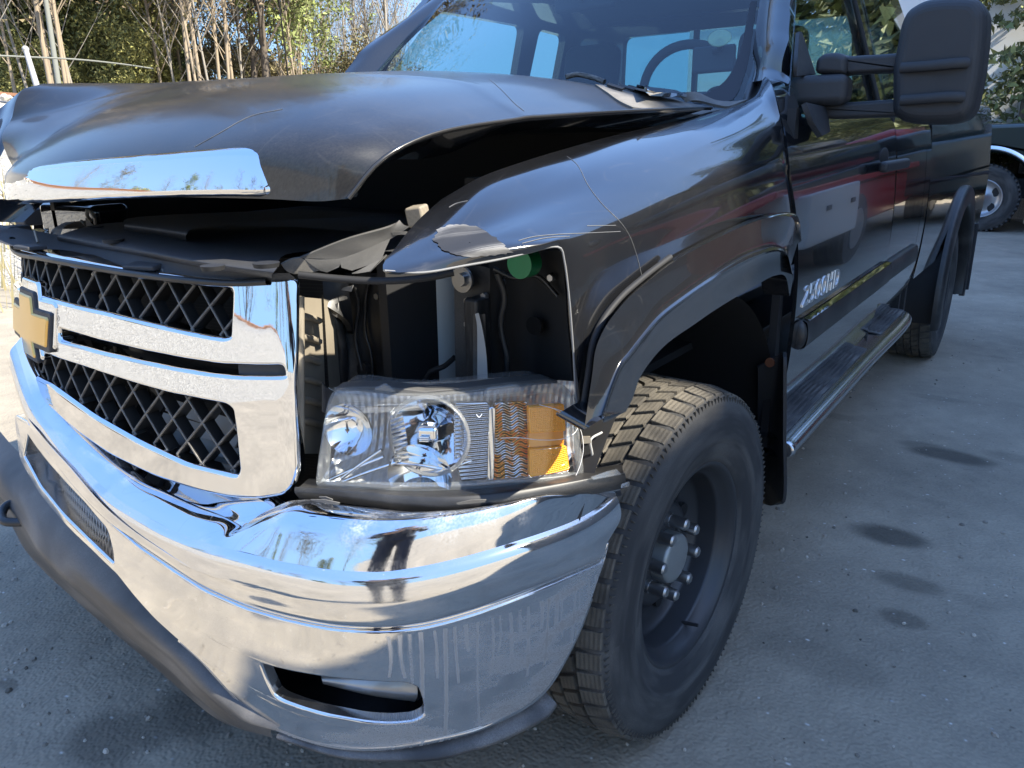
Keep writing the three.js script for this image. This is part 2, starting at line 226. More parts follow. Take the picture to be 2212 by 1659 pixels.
Object.assign(M, {
  slatBody: std({ color: lin(.012, .012, .012), roughness: .5 }),
  chromeTop: std({ map: tex(512, (k) => toS(mixc([0.74, 0.75, 0.77], [0.3, 0.29, 0.28], sat(1.2 * ss(.55, .85, nA[k]) * nF[k] + .5 * scratch[k]))), .6, true), metalnessMap: tex(512, (k) => 1 - .8 * sat(1.2 * ss(.55, .85, nA[k]) * nF[k])), metalness: 1, roughnessMap: tex(512, (k) => .03 + .5 * sat(ss(.5, .85, nA[k]) * nF[k])), roughness: 1, bumpMap: tex(512, (k) => nA2[k], 1.1), bumpScale: .002 }),
  chromeDull: std({ color: lin(.55, .56, .58), metalness: 1, roughness: .18, roughnessMap: tex(512, (k) => .6 + .9 * nA[k], .5) }),
  core: std({ map: tex(256, (k, x, y) => (y % 16 < 3 ? .13 : .02), .1, true), roughness: .7 }),
  bladeGrey: std({ color: lin(.34, .34, .33), roughness: .5 }),
  plasticSemi: std({ map: tex(512, (k) => toS(mixc([.012, .012, .013], [.075, .072, .068], ss(.45, .85, nA[k]) * (.3 + .7 * nF[k]))), .5, true), roughness: .42 }),
  plasticPale: std({ color: lin(.035, .036, .04), roughness: .62, bumpMap: tex(512, (k) => nF[k], .08), bumpScale: .0004 }),  // slightly paler black plastic with a stronger grain
  plasticDust: std({ map: tex(512, (k) => toS(mixc([.03, .03, .032], [.2, .19, .18], ss(.35, .75, nA[k]) * (.3 + .8 * nF[k]))), .4, true), roughness: .6 }),
  bracket: std({ map: tex(512, (k) => toS(mixc([.035, .035, .036], [.13, .125, .118], nA[k] * (.5 + .6 * nF[k]))), .2, true), roughness: .7 }),
  lensRim: phys({ color: lin(.85, .87, .88), transmission: .9, thickness: 0, roughness: .18 }),
  fluted: std({ color: lin(.85, .86, .87), metalness: .85, roughness: .14, bumpMap: tex(256, (k, x, y) => .5 + .5 * Math.sin(y / 256 * Math.PI * 16), .05), bumpScale: .004 }),
  fogSilver: std({ color: lin(.4, .4, .4), metalness: .7, roughness: .35 }),
  silverDull: std({ color: lin(.78, .79, .8), metalness: .6, roughness: .2, bumpMap: tex(256, (k, x, y) => .5 + .25 * Math.sin(x / 256 * Math.PI * 16) + .25 * Math.sin(y / 256 * Math.PI * 8), .09), bumpScale: .003 }),
  amberSilver: std({ map: tex(256, (k, x, y) => toS(mixc([.8, .8, .8], [.9, .35, .05], ss(.46, .56, nA[(y * 2) * 512 + x * 2]))), .08, true), metalness: 1, roughness: .15, bumpMap: tex(256, (k, x, y) => .5 + .5 * Math.sin(y / 256 * Math.PI * 12 + 2 * Math.sin(x / 256 * Math.PI * 4)), .05), bumpScale: .004 }),  // orange patches in the colour stand for amber reflections in the silver
  amberDim: phys({ color: lin(.75, .28, .02), roughness: .3, clearcoat: 1 }),
  amberClear: phys({ color: lin(1, .82, .62), transmission: .95, thickness: 0, roughness: .03 }),
  crackWhite: std({ color: lin(.8, .8, .8), roughness: .4 }),
  screen: phys({ color: lin(.55, .7, .74), transmission: 1, thickness: 0, roughness: 0, ior: 1.52 }),
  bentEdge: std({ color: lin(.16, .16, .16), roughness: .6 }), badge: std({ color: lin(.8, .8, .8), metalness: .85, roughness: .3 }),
  tealGlass: phys({ color: lin(.42, .62, .66), transmission: 1, thickness: 0, roughness: 0, ior: 1.5 }),
  fritBlack: std({ color: lin(.01, .009, .012), roughness: .55 }),
  dash: std({ color: lin(.07, .07, .065), roughness: .85 }),
  suction: phys({ color: lin(.75, .8, .55), transmission: .55, thickness: 0, roughness: .2 }),
  hubGrey: std({ color: lin(.33, .34, .33), metalness: .6, roughness: .42 }),
});
Object.assign(M, {
  darkWall: std({ map: tex(256, (k, x, y) => toS(mixc([.07, .065, .06], [.13, .12, .11], nA[(y * 2) * 512 + x * 2])), 3, true), roughness: .85 }), dullWhite: std({ color: lin(.42, .42, .41), roughness: .6 }),
  markerGrey: std({ color: lin(.36, .35, .34), roughness: .6 }),
  greyWood: std({ color: lin(.17, .175, .155), roughness: .9 }), galv: std({ color: lin(.4, .41, .42), metalness: .6, roughness: .45 }), alloy: std({ color: lin(.42, .42, .43), metalness: .8, roughness: .35 }),
  greenPaint: phys({ color: lin(.008, .02, .017), roughness: .4, clearcoat: 1, clearcoatRoughness: .08 }), darkGlass: phys({ color: lin(.01, .012, .014), roughness: .05, clearcoat: 1 }), roofGrey: std({ color: lin(.5, .5, .48), roughness: .7 }), red: phys({ color: lin(.38, .015, .02), roughness: .4, clearcoat: 1, clearcoatRoughness: .1 }),
});
// ---------------------------------------------------------------- ground
{ const a = fbm(512, 4, 6, 201), b = fbm(512, 32, 4, 301), T = 2.3, A = [.165, .143, .11], B = [.375, .322, .242];
  const tone = (k) => sat(-.02 + .62 * a[k] + .48 * nA[k] + (nF[k] - .5) * .22 + (b[k] - .5) * .42);
  const bump = tex(512, (k) => .6 * b[k] + .4 * nG[k], 1.4);
  M.ground = std({ map: tex(512, (k) => toS(mixc(A, B, tone(k))), T, true), roughness: .95, bumpMap: bump, bumpScale: .006 });
  const flat = (x0, x1, z0, z1, y) => { const g = new THREE.PlaneGeometry(x1 - x0, z1 - z0); g.rotateX(-Math.PI / 2); g.translate((x0 + x1) / 2, y, (z0 + z1) / 2); const uv = g.attributes.uv, p = g.attributes.position; for (let i = 0; i < uv.count; i++) uv.setXY(i, p.getX(i), p.getZ(i)); return g; };
  tag(struct('ground', flat(-450, 450, -450, 450, 0), M.ground), 'dusty grey compacted gravel yard');
  // the stained part of the yard round the truck: same gravel with oil spots, scuffs and loose grit
  const n = 2048, x0 = -2.4, z0 = -8.2, S = 10, st = [[2050, 985, .2, .085, .85], [1990, 965, .12, .06, .5], [1925, 1160, .15, .09, .92], [1968, 1262, .13, .07, .6], [1948, 1338, .075, .05, .6], [2100, 1300, .09, .05, .2], [2185, 990, .14, .06, .25], [1760, 1420, .2, .09, .25], [230, 1600, .12, .09, .6], [330, 1570, .1, .08, .6], [430, 1540, .14, .1, .75], [480, 1500, .07, .05, .4], [20, 1480, .04, .02, .5], [1800, 900, .12, .06, .3], [2020, 860, .16, .05, .25]].map(([u, v, rx, rz, d]) => { const p = Y(u, v, 0); return [p.x, p.z, rx, rz, d]; });
  const r = rng(91); for (let i = 0; i < 60; i++) st.push([x0 + r() * S, z0 + r() * S, .02 + r() * .2, .02 + r() * .12, r() * r() * .35]);
  const d = new Float32Array(n * n); for (const [sx, sz, rx, rz, k] of st) { const R = Math.max(rx, rz) * 1.7, i0 = Math.max(0, Math.floor((sx - R - x0) / S * n)), i1 = Math.min(n - 1, Math.ceil((sx + R - x0) / S * n)), j0 = Math.max(0, Math.floor((sz - R - z0) / S * n)), j1 = Math.min(n - 1, Math.ceil((sz + R - z0) / S * n)); for (let j = j0; j <= j1; j++) for (let i = i0; i <= i1; i++) { const e = Math.hypot((i / n * S + x0 - sx) / rx, (j / n * S + z0 - sz) / rz) + (nA[(j % 512) * 512 + i % 512] - .5) * 1.3; d[j * n + i] = Math.max(d[j * n + i], k * ss(1.15, .55, e)); } }
  for (let i = 0; i < 9000; i++) { const x = Math.floor(r() * n), y = Math.floor(r() * n), v = r() > .35 ? -(.5 + r()) : .6; d[y * n + x] = v; if (r() > .7) d[y * n + Math.min(n - 1, x + 1)] = v; }
  // faint tyre tracks and a few hairline cracks
  const line = (px, w, k) => { for (let m = 1; m < px.length; m++) { const L = Math.hypot(px[m][0] - px[m - 1][0], px[m][1] - px[m - 1][1]) / S * n; for (let q = 0; q < L; q++) { const x = (px[m - 1][0] + (px[m][0] - px[m - 1][0]) * q / L - x0) / S * n + (r() - .5) * w, y = (px[m - 1][1] + (px[m][1] - px[m - 1][1]) * q / L - z0) / S * n + (r() - .5) * w; if (x > 0 && y > 0 && x < n && y < n) { const id = Math.floor(y) * n + Math.floor(x); if (d[id] >= 0) d[id] = Math.max(d[id], k); } } } };
  for (let c = 0; c < 26; c++) { const x = 1.3 + (c % 2) * .22 + Math.floor(c / 13) * 1.7 + (r() - .5) * .16; line([[x, -7], [x + .15 + (r() - .5) * .1, -3], [x + .1, 1.2]], 10, .1); }
  const t = tex(n, (k, x, y) => { const gx = ((x / n * S + x0) / T % 1 + 1) % 1, gz = ((y / n * S + z0) / T % 1 + 1) % 1, c = mixc(A, B, tone(Math.floor(gz * 512) * 512 + Math.floor(gx * 512))), q = d[k], w = .9 + .2 * nA[((y >> 2) % 512) * 512 + (x >> 2) % 512]; return toS(q < 0 ? [.5 * -q, .48 * -q, .45 * -q] : c.map((e) => e * w * (1 - .72 * q))); }, S, true); t.offset.set(-x0 / S, -z0 / S);
  tag(struct('stained_ground', flat(x0, x0 + S, z0, z0 + S, .004), std({ map: t, roughness: .95, bumpMap: bump, bumpScale: .006 })), 'gravel yard with dark oil stains round the truck');
  // loose grit and pebbles
  const peb = new THREE.InstancedMesh(new THREE.DodecahedronGeometry(.006, 0), std({ color: lin(.34, .31, .27), roughness: .9 }), 2600), m4 = new THREE.Matrix4(), qq = new THREE.Quaternion(), ee = new THREE.Euler(), cc = new THREE.Color(); for (let i = 0; i < 2600; i++) { const s = .3 + r() * r() * 1.6; m4.compose(V(-2 + r() * 4.6, .005, 1.6 - r() * r() * 8), qq.setFromEuler(ee.set(r() * 6, r() * 6, r() * 6)), V(s, s * .7, s)); peb.setMatrixAt(i, m4); const g = .25 + r() * 1.2; peb.setColorAt(i, cc.setRGB(g, g * .97, g * .92)); } peb.name = 'pebbles'; peb.castShadow = peb.receiveShadow = true; peb.userData = { kind: 'stuff', label: 'loose grit and pebbles on the yard' }; scene.add(peb);
}
// ---------------------------------------------------------------- the damaged pickup
const truck = thing('pickup_truck', V(0, 0, 0), 'crashed black pickup with buckled hood, hanging headlight and chrome grille', 'pickup truck');
const P = (name, geo, mat, parent = truck) => mesh(name, geo, mat, parent);

// hood: columns from the lip backwards, left edge (driver's side) to the crumpled right edge
const hoodCols = [
  [V(.72, 1.215, .69), V(.746, 1.262, .652), V(.762, 1.296, .565), V(.783, 1.322, .35), V(.8, 1.337, 0.02), X(1538, 232, .8)],
  [V(.69, 1.212, .712), V(.705, 1.275, .692), V(.705, 1.318, .59), V(.715, 1.35, .33), V(.72, 1.366, .0), V(.72, 1.37, -.36)],
  [V(.6, 1.214, .733), V(.61, 1.285, .722), V(.605, 1.345, .61), V(.6, 1.388, .28), V(.59, 1.406, -.03), V(.58, 1.403, -.33)],
  [V(.36, 1.213, .755), V(.35, 1.278, .742), V(.35, 1.358, .63), V(.34, 1.415, .33), V(.335, 1.437, -.02), V(.33, 1.42, -.4)],
  [V(.0, 1.213, .765), V(.0, 1.262, .75), V(.0, 1.352, .61), V(-.01, 1.425, .31), V(-.01, 1.45, .0), V(0, 1.43, -.42)],
  [V(-.27, 1.205, .712), V(-.27, 1.246, .702), V(-.28, 1.35, .53), V(-.29, 1.432, .27), V(-.29, 1.451, .1), V(-.3, 1.43, -.42)],
  [V(-.5, 1.185, .625), V(-.5, 1.225, .618), X(128, 290, -.52), X(255, 203, -.56), X(300, 180, -.62), V(-.55, 1.42, -.4)],
  [V(-.68, 1.14, .54), V(-.68, 1.2, .53), X(60, 290, -.69), X(105, 244, -.71), X(150, 184, -.76), V(-.73, 1.4, -.4)],
  [V(-.8, 1.12, .47), V(-.81, 1.18, .46), X(4, 300, -.82), X(22, 262, -.85), X(57, 189, -.83), V(-.81, 1.37, -.4)],
];
for (const c of hoodCols) { const [, , a, b, d] = c; c.splice(3, 1, b.clone().lerp(a, .1), b, b.clone().lerp(d, .1)); }
const hoodRows = loftRows(hoodCols.map((c) => cr(c, 48)), 48, 64);
const hood = P('hood', slab(hoodRows, 0.006), M.hood);
hood.userData.label = 'buckled black hood, dusty and scratched';
// folded inner edge of the hood below its left side
{ const lip = hoodCols[0].slice(), inner = [X(770, 425, .7), X(800, 375, .715), X(845, 347, .705), X(915, 343, .69), X(985, 326, .69), X(1058, 296, .71), X(1220, 274, .74), X(1371, 277, .765), X(1460, 256, .79)];
  P('hood_edge', loft([cr(lip, 30, true), cr(inner, 30, true)], 60, 6, { linear: true }), M.paint, hood); }
// light bent sheet edge along the hood's left rim
P('hood_rim', tube(cr(hoodCols[0], 40), 0.0035, 60, 6), M.hood, hood);
// chrome bar on the hood's lip
{ const bp = new Plan([[-.62, .54], [-.4, .672], [-.2, .736], [0, .774], [.2, .79], [.4, .788], [.54, .768], [.6, .742], [.615, .72]], (y, q) => { const dy = Math.max(-.02, y - 1.182 - .035 * ss(.2, 1.2, q)); return -(.1 * dy + 3.0 * dy * Math.abs(dy)); });
  const px = [[594, 352], [605, 374], [603, 396], [592, 408], [560, 410], [500, 409], [420, 410], [333, 413], [250, 417], [167, 422], [80, 427], [0, 433], [-60, 440], [-60, 384], [0, 377], [80, 367], [167, 359], [250, 353], [333, 347], [420, 340], [500, 335], [570, 337]];
  const b = P('hood_chrome_bar', panel(bp, px, [], { r: .03, wall: .03, bevel: .01, sub: 3 }), M.chrome); b.userData.label = 'broad chrome bar along the hood lip';
  P('bar_end_cap', tube([[596, 352], [607, 372], [607, 392], [598, 412], [582, 418]].map(([u, v]) => { const h = bp.hit(u, v); return bp.at(h.x, h.y, -.012); }), .008, 20, 8), M.plastic, b); }
// louvred panel and plate at the hood's rear corner
scene.updateMatrixWorld(true);
{ const e = [[1285, 186], [1310, 203], [1340, 224], [1366, 236]], f = [[1345, 192], [1390, 207], [1420, 224], [1445, 238]], h = [[1398, 199], [1450, 214], [1485, 228], [1518, 234]];
  const on = (a) => a.map(([u, v]) => onMesh(u, v, hood, .004) ?? X(u, v, .79));
  const base = loftRows([on(e), on(f), on(h)], 16, 24), vp = P('louvre_panel', slab(base, .004), M.dusty, hood);
  vp.userData.label = 'dusty louvred panel of the hood';
  const pt = (a, b, l) => { const J = a * 23, I = b * 15, j = Math.min(22, Math.floor(J)), i = Math.min(14, Math.floor(I)), p = base[j][i].clone().lerp(base[j][i + 1], I - i), q = base[j + 1][i].clone().lerp(base[j + 1][i + 1], I - i); return p.lerp(q, J - j).add(V(0, l, 0)); };
  for (let k = 0; k < 5; k++) { const a = .12 + k * .17; P('louvre', slab([[pt(a, .1, .006), pt(a + .1, .3, .006)], [pt(a + .05, .08, .009), pt(a + .15, .28, .009)]], .004), M.black, hood); }
  P('name_plate', slab([[pt(.42, .45, .012), pt(.68, .45, .012), pt(.95, .45, .012)], [pt(.38, .68, .012), pt(.66, .68, .012), pt(.95, .68, .012)]], .008), M.chrome, hood); }
// torn right fender behind the hood's crumpled corner
P('crumpled_fender', loft([[X(57, 188, -.86), X(38, 202, -.9), X(10, 226, -.97), X(-40, 262, -1.0)], [X(50, 215, -.88), X(30, 232, -.9), X(0, 262, -.95), X(-50, 330, -1.0)], [X(38, 235, -.87), X(14, 280, -.88), X(-20, 330, -.9), X(-70, 420, -.95)], [X(20, 300, -.86), X(0, 340, -.87), X(-30, 390, -.89), X(-80, 470, -.93)]], 24, 24), M.fender);
P('crumpled_fender_side', loft([[V(-.86, 1.4, .3), V(-.9, 1.36, -.1), V(-.9, 1.38, -.5)], [V(-.98, 1.2, .35), V(-1.0, 1.2, -.1), V(-1, 1.2, -.5)], [V(-.99, .9, .4), V(-1.01, 1.02, -.1), V(-1, .8, -.5)]], 16, 10), M.paint);

// left fender
const fenderCols = [
  [X(954, 430, .79), X(905, 474, .805), X(860, 528, .825), X(831, 584, .855), X(1025, 572, .92), X(1150, 546, .962), X(1211, 536, .976), X(1236, 720, .985), X(1258, 919, .99)],
  [X(985, 412, .795), X(960, 445, .815), X(925, 500, .84), X(890, 560, .865), X(1035, 548, .925), X(1160, 530, .965), X(1222, 527, .978), X(1252, 680, .988), X(1272, 830, .992)],
  [X(1037, 383, .80), X(1035, 408, .832), X(1015, 455, .86), X(1000, 510, .884), X(1085, 510, .925), X(1185, 512, .962), X(1245, 517, .979), X(1272, 630, .989), X(1286, 738, .993)],
  [X(1137, 347, .80), X(1140, 372, .838), X(1140, 412, .87), X(1145, 450, .898), X(1190, 465, .93), X(1240, 480, .957), X(1290, 500, .977), X(1325, 590, .986), X(1341, 650, .991)],
  [X(1237, 317, .80), X(1242, 338, .842), X(1258, 368, .882), X(1285, 398, .914), X(1318, 420, .94), X(1350, 440, .96), X(1385, 462, .976), X(1425, 525, .985), X(1452, 558, .99)],
  [X(1337, 290, .805), X(1345, 304, .846), X(1368, 328, .888), X(1400, 352, .92), X(1435, 374, .944), X(1465, 395, .962), X(1497, 415, .976), X(1535, 470, .985), X(1560, 502, .99)],
  [X(1440, 266, .81), X(1458, 273, .85), X(1482, 290, .892), X(1515, 315, .926), X(1550, 336, .948), X(1580, 352, .964), X(1606, 370, .976), X(1640, 420, .985), X(1655, 464, .99)],
  [X(1540, 240, .815), X(1560, 242, .856), X(1585, 256, .894), X(1615, 277, .928), X(1645, 300, .949), X(1670, 322, .964), X(1685, 345, .975), X(1699, 410, .985), X(1708, 468, .99)],
  [X(1614, 222, .812), X(1636, 205, .856), X(1656, 214, .893), X(1668, 240, .92), X(1679, 268, .942), X(1688, 298, .958), X(1695, 345, .974), X(1705, 415, .984), X(1714, 480, .99)],
  [X(1645, 163, .79), X(1661, 173, .858), X(1673, 202, .903), X(1680, 232, .925), X(1687, 262, .942), X(1692, 292, .958), X(1697, 345, .974), X(1706, 415, .984), X(1716, 480, .99)],
];
const fenderRows = loftRows(fenderCols.map((c) => cr(c, 48)), 48, 72);
const fender = P('fender', slab(fenderRows, 0.004), M.fender);
fender.userData.label = 'scraped and bent front fender on the driver side';
scene.updateMatrixWorld(true);
{ // bare scraped patch at the fender's nose and the bent front edge
  const rim = [[934, 518], [946, 494], [985, 484], [1028, 490], [1060, 506], [1092, 532], [1108, 546], [1060, 552], [1000, 556], [960, 544]], c0 = [1015, 526], jit = rng(17), fine = []; for (let i = 0; i < 60; i++) { const q = i / 60 * rim.length, k = Math.floor(q), w = q - k, A = rim[k], B2 = rim[(k + 1) % rim.length], g = 1 + (jit() - .6) * .12; fine.push([c0[0] + (A[0] + (B2[0] - A[0]) * w - c0[0]) * g, c0[1] + (A[1] + (B2[1] - A[1]) * w - c0[1]) * g]); } fine.push(fine[0]);
  const rows = [.02, .2, .4, .6, .8, 1].map((t) => fine.map(([u, v]) => onMesh(c0[0] + (u - c0[0]) * t, c0[1] + (v - c0[1]) * t, fender, .0012)));
  if (!rows.flat().every(Boolean)) console.log('patch missed'); else { P('scraped_patch', grid(rows, (p) => [p.x * .8 + p.z * .5, p.y]), std({ map: tex(512, (k, x, y) => toS(mixc([0.012, 0.012, 0.014], [0.3, 0.29, 0.275], sat(ss(.33, .6, nA[k]) * (.15 + 1.1 * noiseStreak[(x >> 1)]) * (.5 + .8 * nF[k])))), .16, true), roughness: .65 }), fender); }
  const edge = [[831, 585], [910, 589], [1009, 573], [1076, 561], [1137, 547], [1197, 533], [1212, 537], [1219, 563], [1229, 640], [1238, 753], [1243, 840], [1247, 880]];
  P('bent_edge', tube(edge.map(([u, v], i) => X(u, v, [.855, .885, .916, .938, .957, .972, .977, .979, .982, .985, .986, .987][i])), .0016, 80, 6), M.bentEdge, fender); }
for (const px of [[[1225, 338], [1247, 356], [1270, 400], [1300, 440], [1340, 480], [1360, 510], [1376, 555], [1386, 596]], [[1120, 520], [1150, 512], [1197, 507], [1260, 504], [1340, 500]], [[1128, 526], [1180, 514], [1230, 511]], [[1268, 488], [1330, 487]], [[970, 448], [985, 440], [1010, 434]]]) { const c = cr(px.map(([u, v]) => V(u, v, 0)), 30).map((p) => onMesh(p.x, p.y, fender, .0004)).filter(Boolean); if (c.length > 4) P('scratch', tube(c, .0004, 60, 4), M.bentEdge, fender); }  // first tube stands in for a reflected overhead wire, the rest are scratches
for (const px of [[[1058, 172], [1085, 196], [1112, 224], [1132, 240]], [[420, 318], [470, 290], [540, 252], [610, 236]]]) { const c = cr(px.map(([u, v]) => V(u, v, 0)), 24).map((p) => onMesh(p.x, p.y, hood, .0004)).filter(Boolean); if (c.length > 4) P('scratch', tube(c, .0004, 50, 4), M.bentEdge, hood); }  // first tube carries the same wire reflection across the hood
// wheel-arch flare
const flareOut = [[1258, 921], [1275, 804], [1283, 747], [1301, 704], [1341, 650], [1392, 604], [1452, 558], [1524, 518], [1610, 478], [1653, 464], [1696, 460], [1711, 470], [1718, 520]];
const flareIn = [[1352, 889], [1366, 862], [1381, 819], [1409, 776], [1440, 743], [1468, 722], [1495, 704], [1538, 674], [1581, 647], [1639, 613], [1672, 596], [1697, 598], [1706, 640]];
const flareMid = [[1300, 905], [1322, 838], [1342, 790], [1362, 764], [1390, 728], [1425, 687], [1478, 645], [1535, 606], [1590, 573], [1639, 550], [1678, 540], [1700, 550], [1711, 590]];
{ const o = flareOut.map(([u, v]) => X(u, v, .995)), o2 = flareOut.map(([u, v], i) => X(u + 4, v + 7, i < 3 ? 1.03 : 1.035)), m1 = flareMid.map(([u, v], i) => X(u - 3, v - 8, 1.043)), m = flareMid.map(([u, v]) => X(u, v, 1.048)), m2 = flareMid.map(([u, v]) => X(u + 3, v + 8, 1.04)), n = flareIn.map(([u, v]) => X(u, v, 1.035)), n2 = flareIn.map(([u, v]) => X(u, v, 1.035).add(V(-.06, 0, 0)));
  const hi = o.map((p, i) => p.clone().lerp(o2[i], .5).add(V(.012, .004, 0)));
  P('wheel_arch_flare', [loft([o, hi, o2], 90, 8), loft([o2, m1, m], 90, 12), loft([m, m2, n], 90, 12), loft([n, n2], 90, 3), loft([[o[0], o2[0], m[0], n[0]], [o[0], o2[0], m[0], n[0]].map((p) => p.clone().add(V(-.05, .01, -.01)))], 12, 3)], M.fender).userData.label = 'black wheel-arch flare with scraped lower end';
  P('flare_seal', tube(flareOut.slice(0, 7).map(([u, v]) => X(u - 4, v - 3, 1.0)), .005, 40, 6), M.black); }
// wheel house behind the arch: curved liner
{ const arc = (x, r, a0, a1) => Array.from({ length: 24 }, (_, i) => { const a = a0 + (a1 - a0) * i / 23; return V(x, .42 + r * Math.sin(a), -.02 + r * Math.cos(a)); });
  P('wheel_well', [loft([arc(.96, .56, .5, Math.PI + .1), arc(.55, .56, .5, Math.PI + .1)], 40, 4), bx(.02, 1.0, 1.1, .58, .6, -.05, 0)], M.black); }
{ const a = [X(1690, 762, .985), X(1699, 770, 1.03)], fl = [[X(1636, 790, .93), X(1690, 762, .985), X(1700, 772, 1.03)], [X(1640, 930, .93), X(1678, 930, .985), X(1699, 930, 1.04)], [X(1644, 1078, .93), X(1672, 1085, .985), X(1697, 1082, 1.045)], [X(1644, 1088, .935), X(1672, 1091, .985), X(1692, 1088, 1.04)]];
  P('mud_flap', slab(loftRows(fl, 14, 20), .008), M.plastic).userData.label = 'black rubber mud flap behind the front wheel';
  P('flap_bolt', cyl(.012, .012, .006, ...X(1663, 783, .96).toArray(), Math.PI / 2), std({ color: lin(.2, .07, .03), roughness: .8 })); }

// ---- bumper: plan curve of its face
const bumpPts = [[-.98, .36], [-.9, .50], [-.6, .68], [-.3, .80], [0, .862], [.2, .882], [.4, .886], [.56, .874], [.68, .84], [.8, .76], [.9, .64], [.96, .5], [.985, .36], [.988, .25]], bumpOff = (y) => -0.0144 * Math.pow(sat((.62 - y) / .24), 2), bumpPlan = new Plan(bumpPts, bumpOff);
const S0 = bumpPlan.hit(1000, 1300).x;
M.bumper = bumperMat(S0);
const lipPx = [[20, 760], [60, 880], [110, 955], [161, 1020], [232, 1090], [290, 1128], [353, 1163], [433, 1195], [500, 1213], [560, 1228], [597, 1237], [655, 1248], [714, 1256], [775, 1260], [831, 1260], [890, 1252], [948, 1241], [1005, 1227], [1065, 1210], [1122, 1192], [1182, 1172], [1235, 1152], [1280, 1130], [1312, 1108], [1338, 1082]];
const groovePx = [[24, 800], [60, 912], [101, 972], [161, 1040], [232, 1122], [290, 1173], [360, 1222], [433, 1269], [518, 1307], [597, 1331], [655, 1345], [714, 1356], [775, 1361], [831, 1362], [909, 1354], [965, 1341], [1026, 1323], [1085, 1302], [1143, 1280], [1190, 1261], [1241, 1239], [1275, 1225], [1306, 1211]];
const lipSY = lipPx.map(([u, v]) => bumpPlan.hit(u, v)), grSY = groovePx.map(([u, v]) => bumpPlan.hit(u, v));
const uvB = (p) => { let b = 0, bd = 9; for (let i = 0; i < bumpPlan.n; i++) { const q = bumpPlan.p[i], e = bumpPlan.p[i + 1], dx = e.x - q.x, dz = e.z - q.z, t = sat(((p.x - q.x) * dx + (p.z - q.z) * dz) / (dx * dx + dz * dz)), d = (q.x + dx * t - p.x) ** 2 + (q.z + dz * t - p.z) ** 2; if (d < bd) { bd = d; b = i + t; } } return [b / bumpPlan.n * bumpPlan.L, p.y]; };
const lip3 = (dy, dl) => lipSY.map((q) => bumpPlan.at(q.x, q.y + dy, dl)), gr3 = (dy, dl) => grSY.map((q) => bumpPlan.at(q.x, q.y + dy, dl));
const bumper = P('front_bumper', [
  loft([lip3(.012, -.012), lip3(.0045, -.004), lip3(-.004, 0), lip3(-.03, .004), gr3(.03, .003), gr3(.008, .001), gr3(.003, -.004), gr3(0, -.0075)], 130, 50, { arc: true, uvs: uvB }),
  loft([gr3(0, -.0075), gr3(-.004, -.0065), gr3(-.007, -.001)], 130, 6, { arc: true, uvs: uvB }),
], M.bumper);
bumper.userData.label = 'dented chrome front bumper, dusty at its outer end';
// lower face with the fog-lamp opening and the centre grille opening
const grLow = grSY.map((q) => new THREE.Vector2(q.x, q.y - .0065));
const botPx = [[1318, 1165], [1304, 1209], [1280, 1290], [1257, 1353], [1236, 1398], [1214, 1439], [1192, 1474], [1170, 1499], [1138, 1524], [1104, 1543], [1037, 1573], [990, 1587], [937, 1599], [870, 1611], [800, 1616], [737, 1613], [667, 1599], [620, 1583], [567, 1559], [533, 1533], [500, 1499], [466, 1462], [433, 1426], [383, 1381], [333, 1336], [290, 1288], [252, 1240], [193, 1183], [133, 1124], [82, 1062], [42, 990], [30, 900]];
const fogPx = [[556, 1429], [625, 1447], [694, 1459], [792, 1469], [882, 1473], [909, 1484], [917, 1505], [922, 1530], [921, 1549], [893, 1563], [840, 1567], [792, 1564], [694, 1546], [640, 1530], [608, 1518], [590, 1507], [572, 1473]];
const lowGrillePx = [[57, 935], [75, 962], [121, 1019], [181, 1083], [232, 1143], [244, 1190], [247, 1226], [193, 1174], [133, 1114], [84, 1053], [48, 985]];
P('bumper_skin', panel(bumpPlan, [...grLow.slice(1).map((q) => q), ...botPx], [fogPx, lowGrillePx], { r: .012, wall: .03, bevel: .004, lift: -.001, sub: 3, walls: [.022, .07] }), M.bumper, bumper);
// rolled lower edge and dented outer end
P('rolled_edge', tube(botPx.slice(2, 24).map(([u, v]) => { const h = bumpPlan.hit(u, v); return bumpPlan.at(h.x, h.y - .002, -.012); }), .012, 80, 8), M.bumper, bumper);
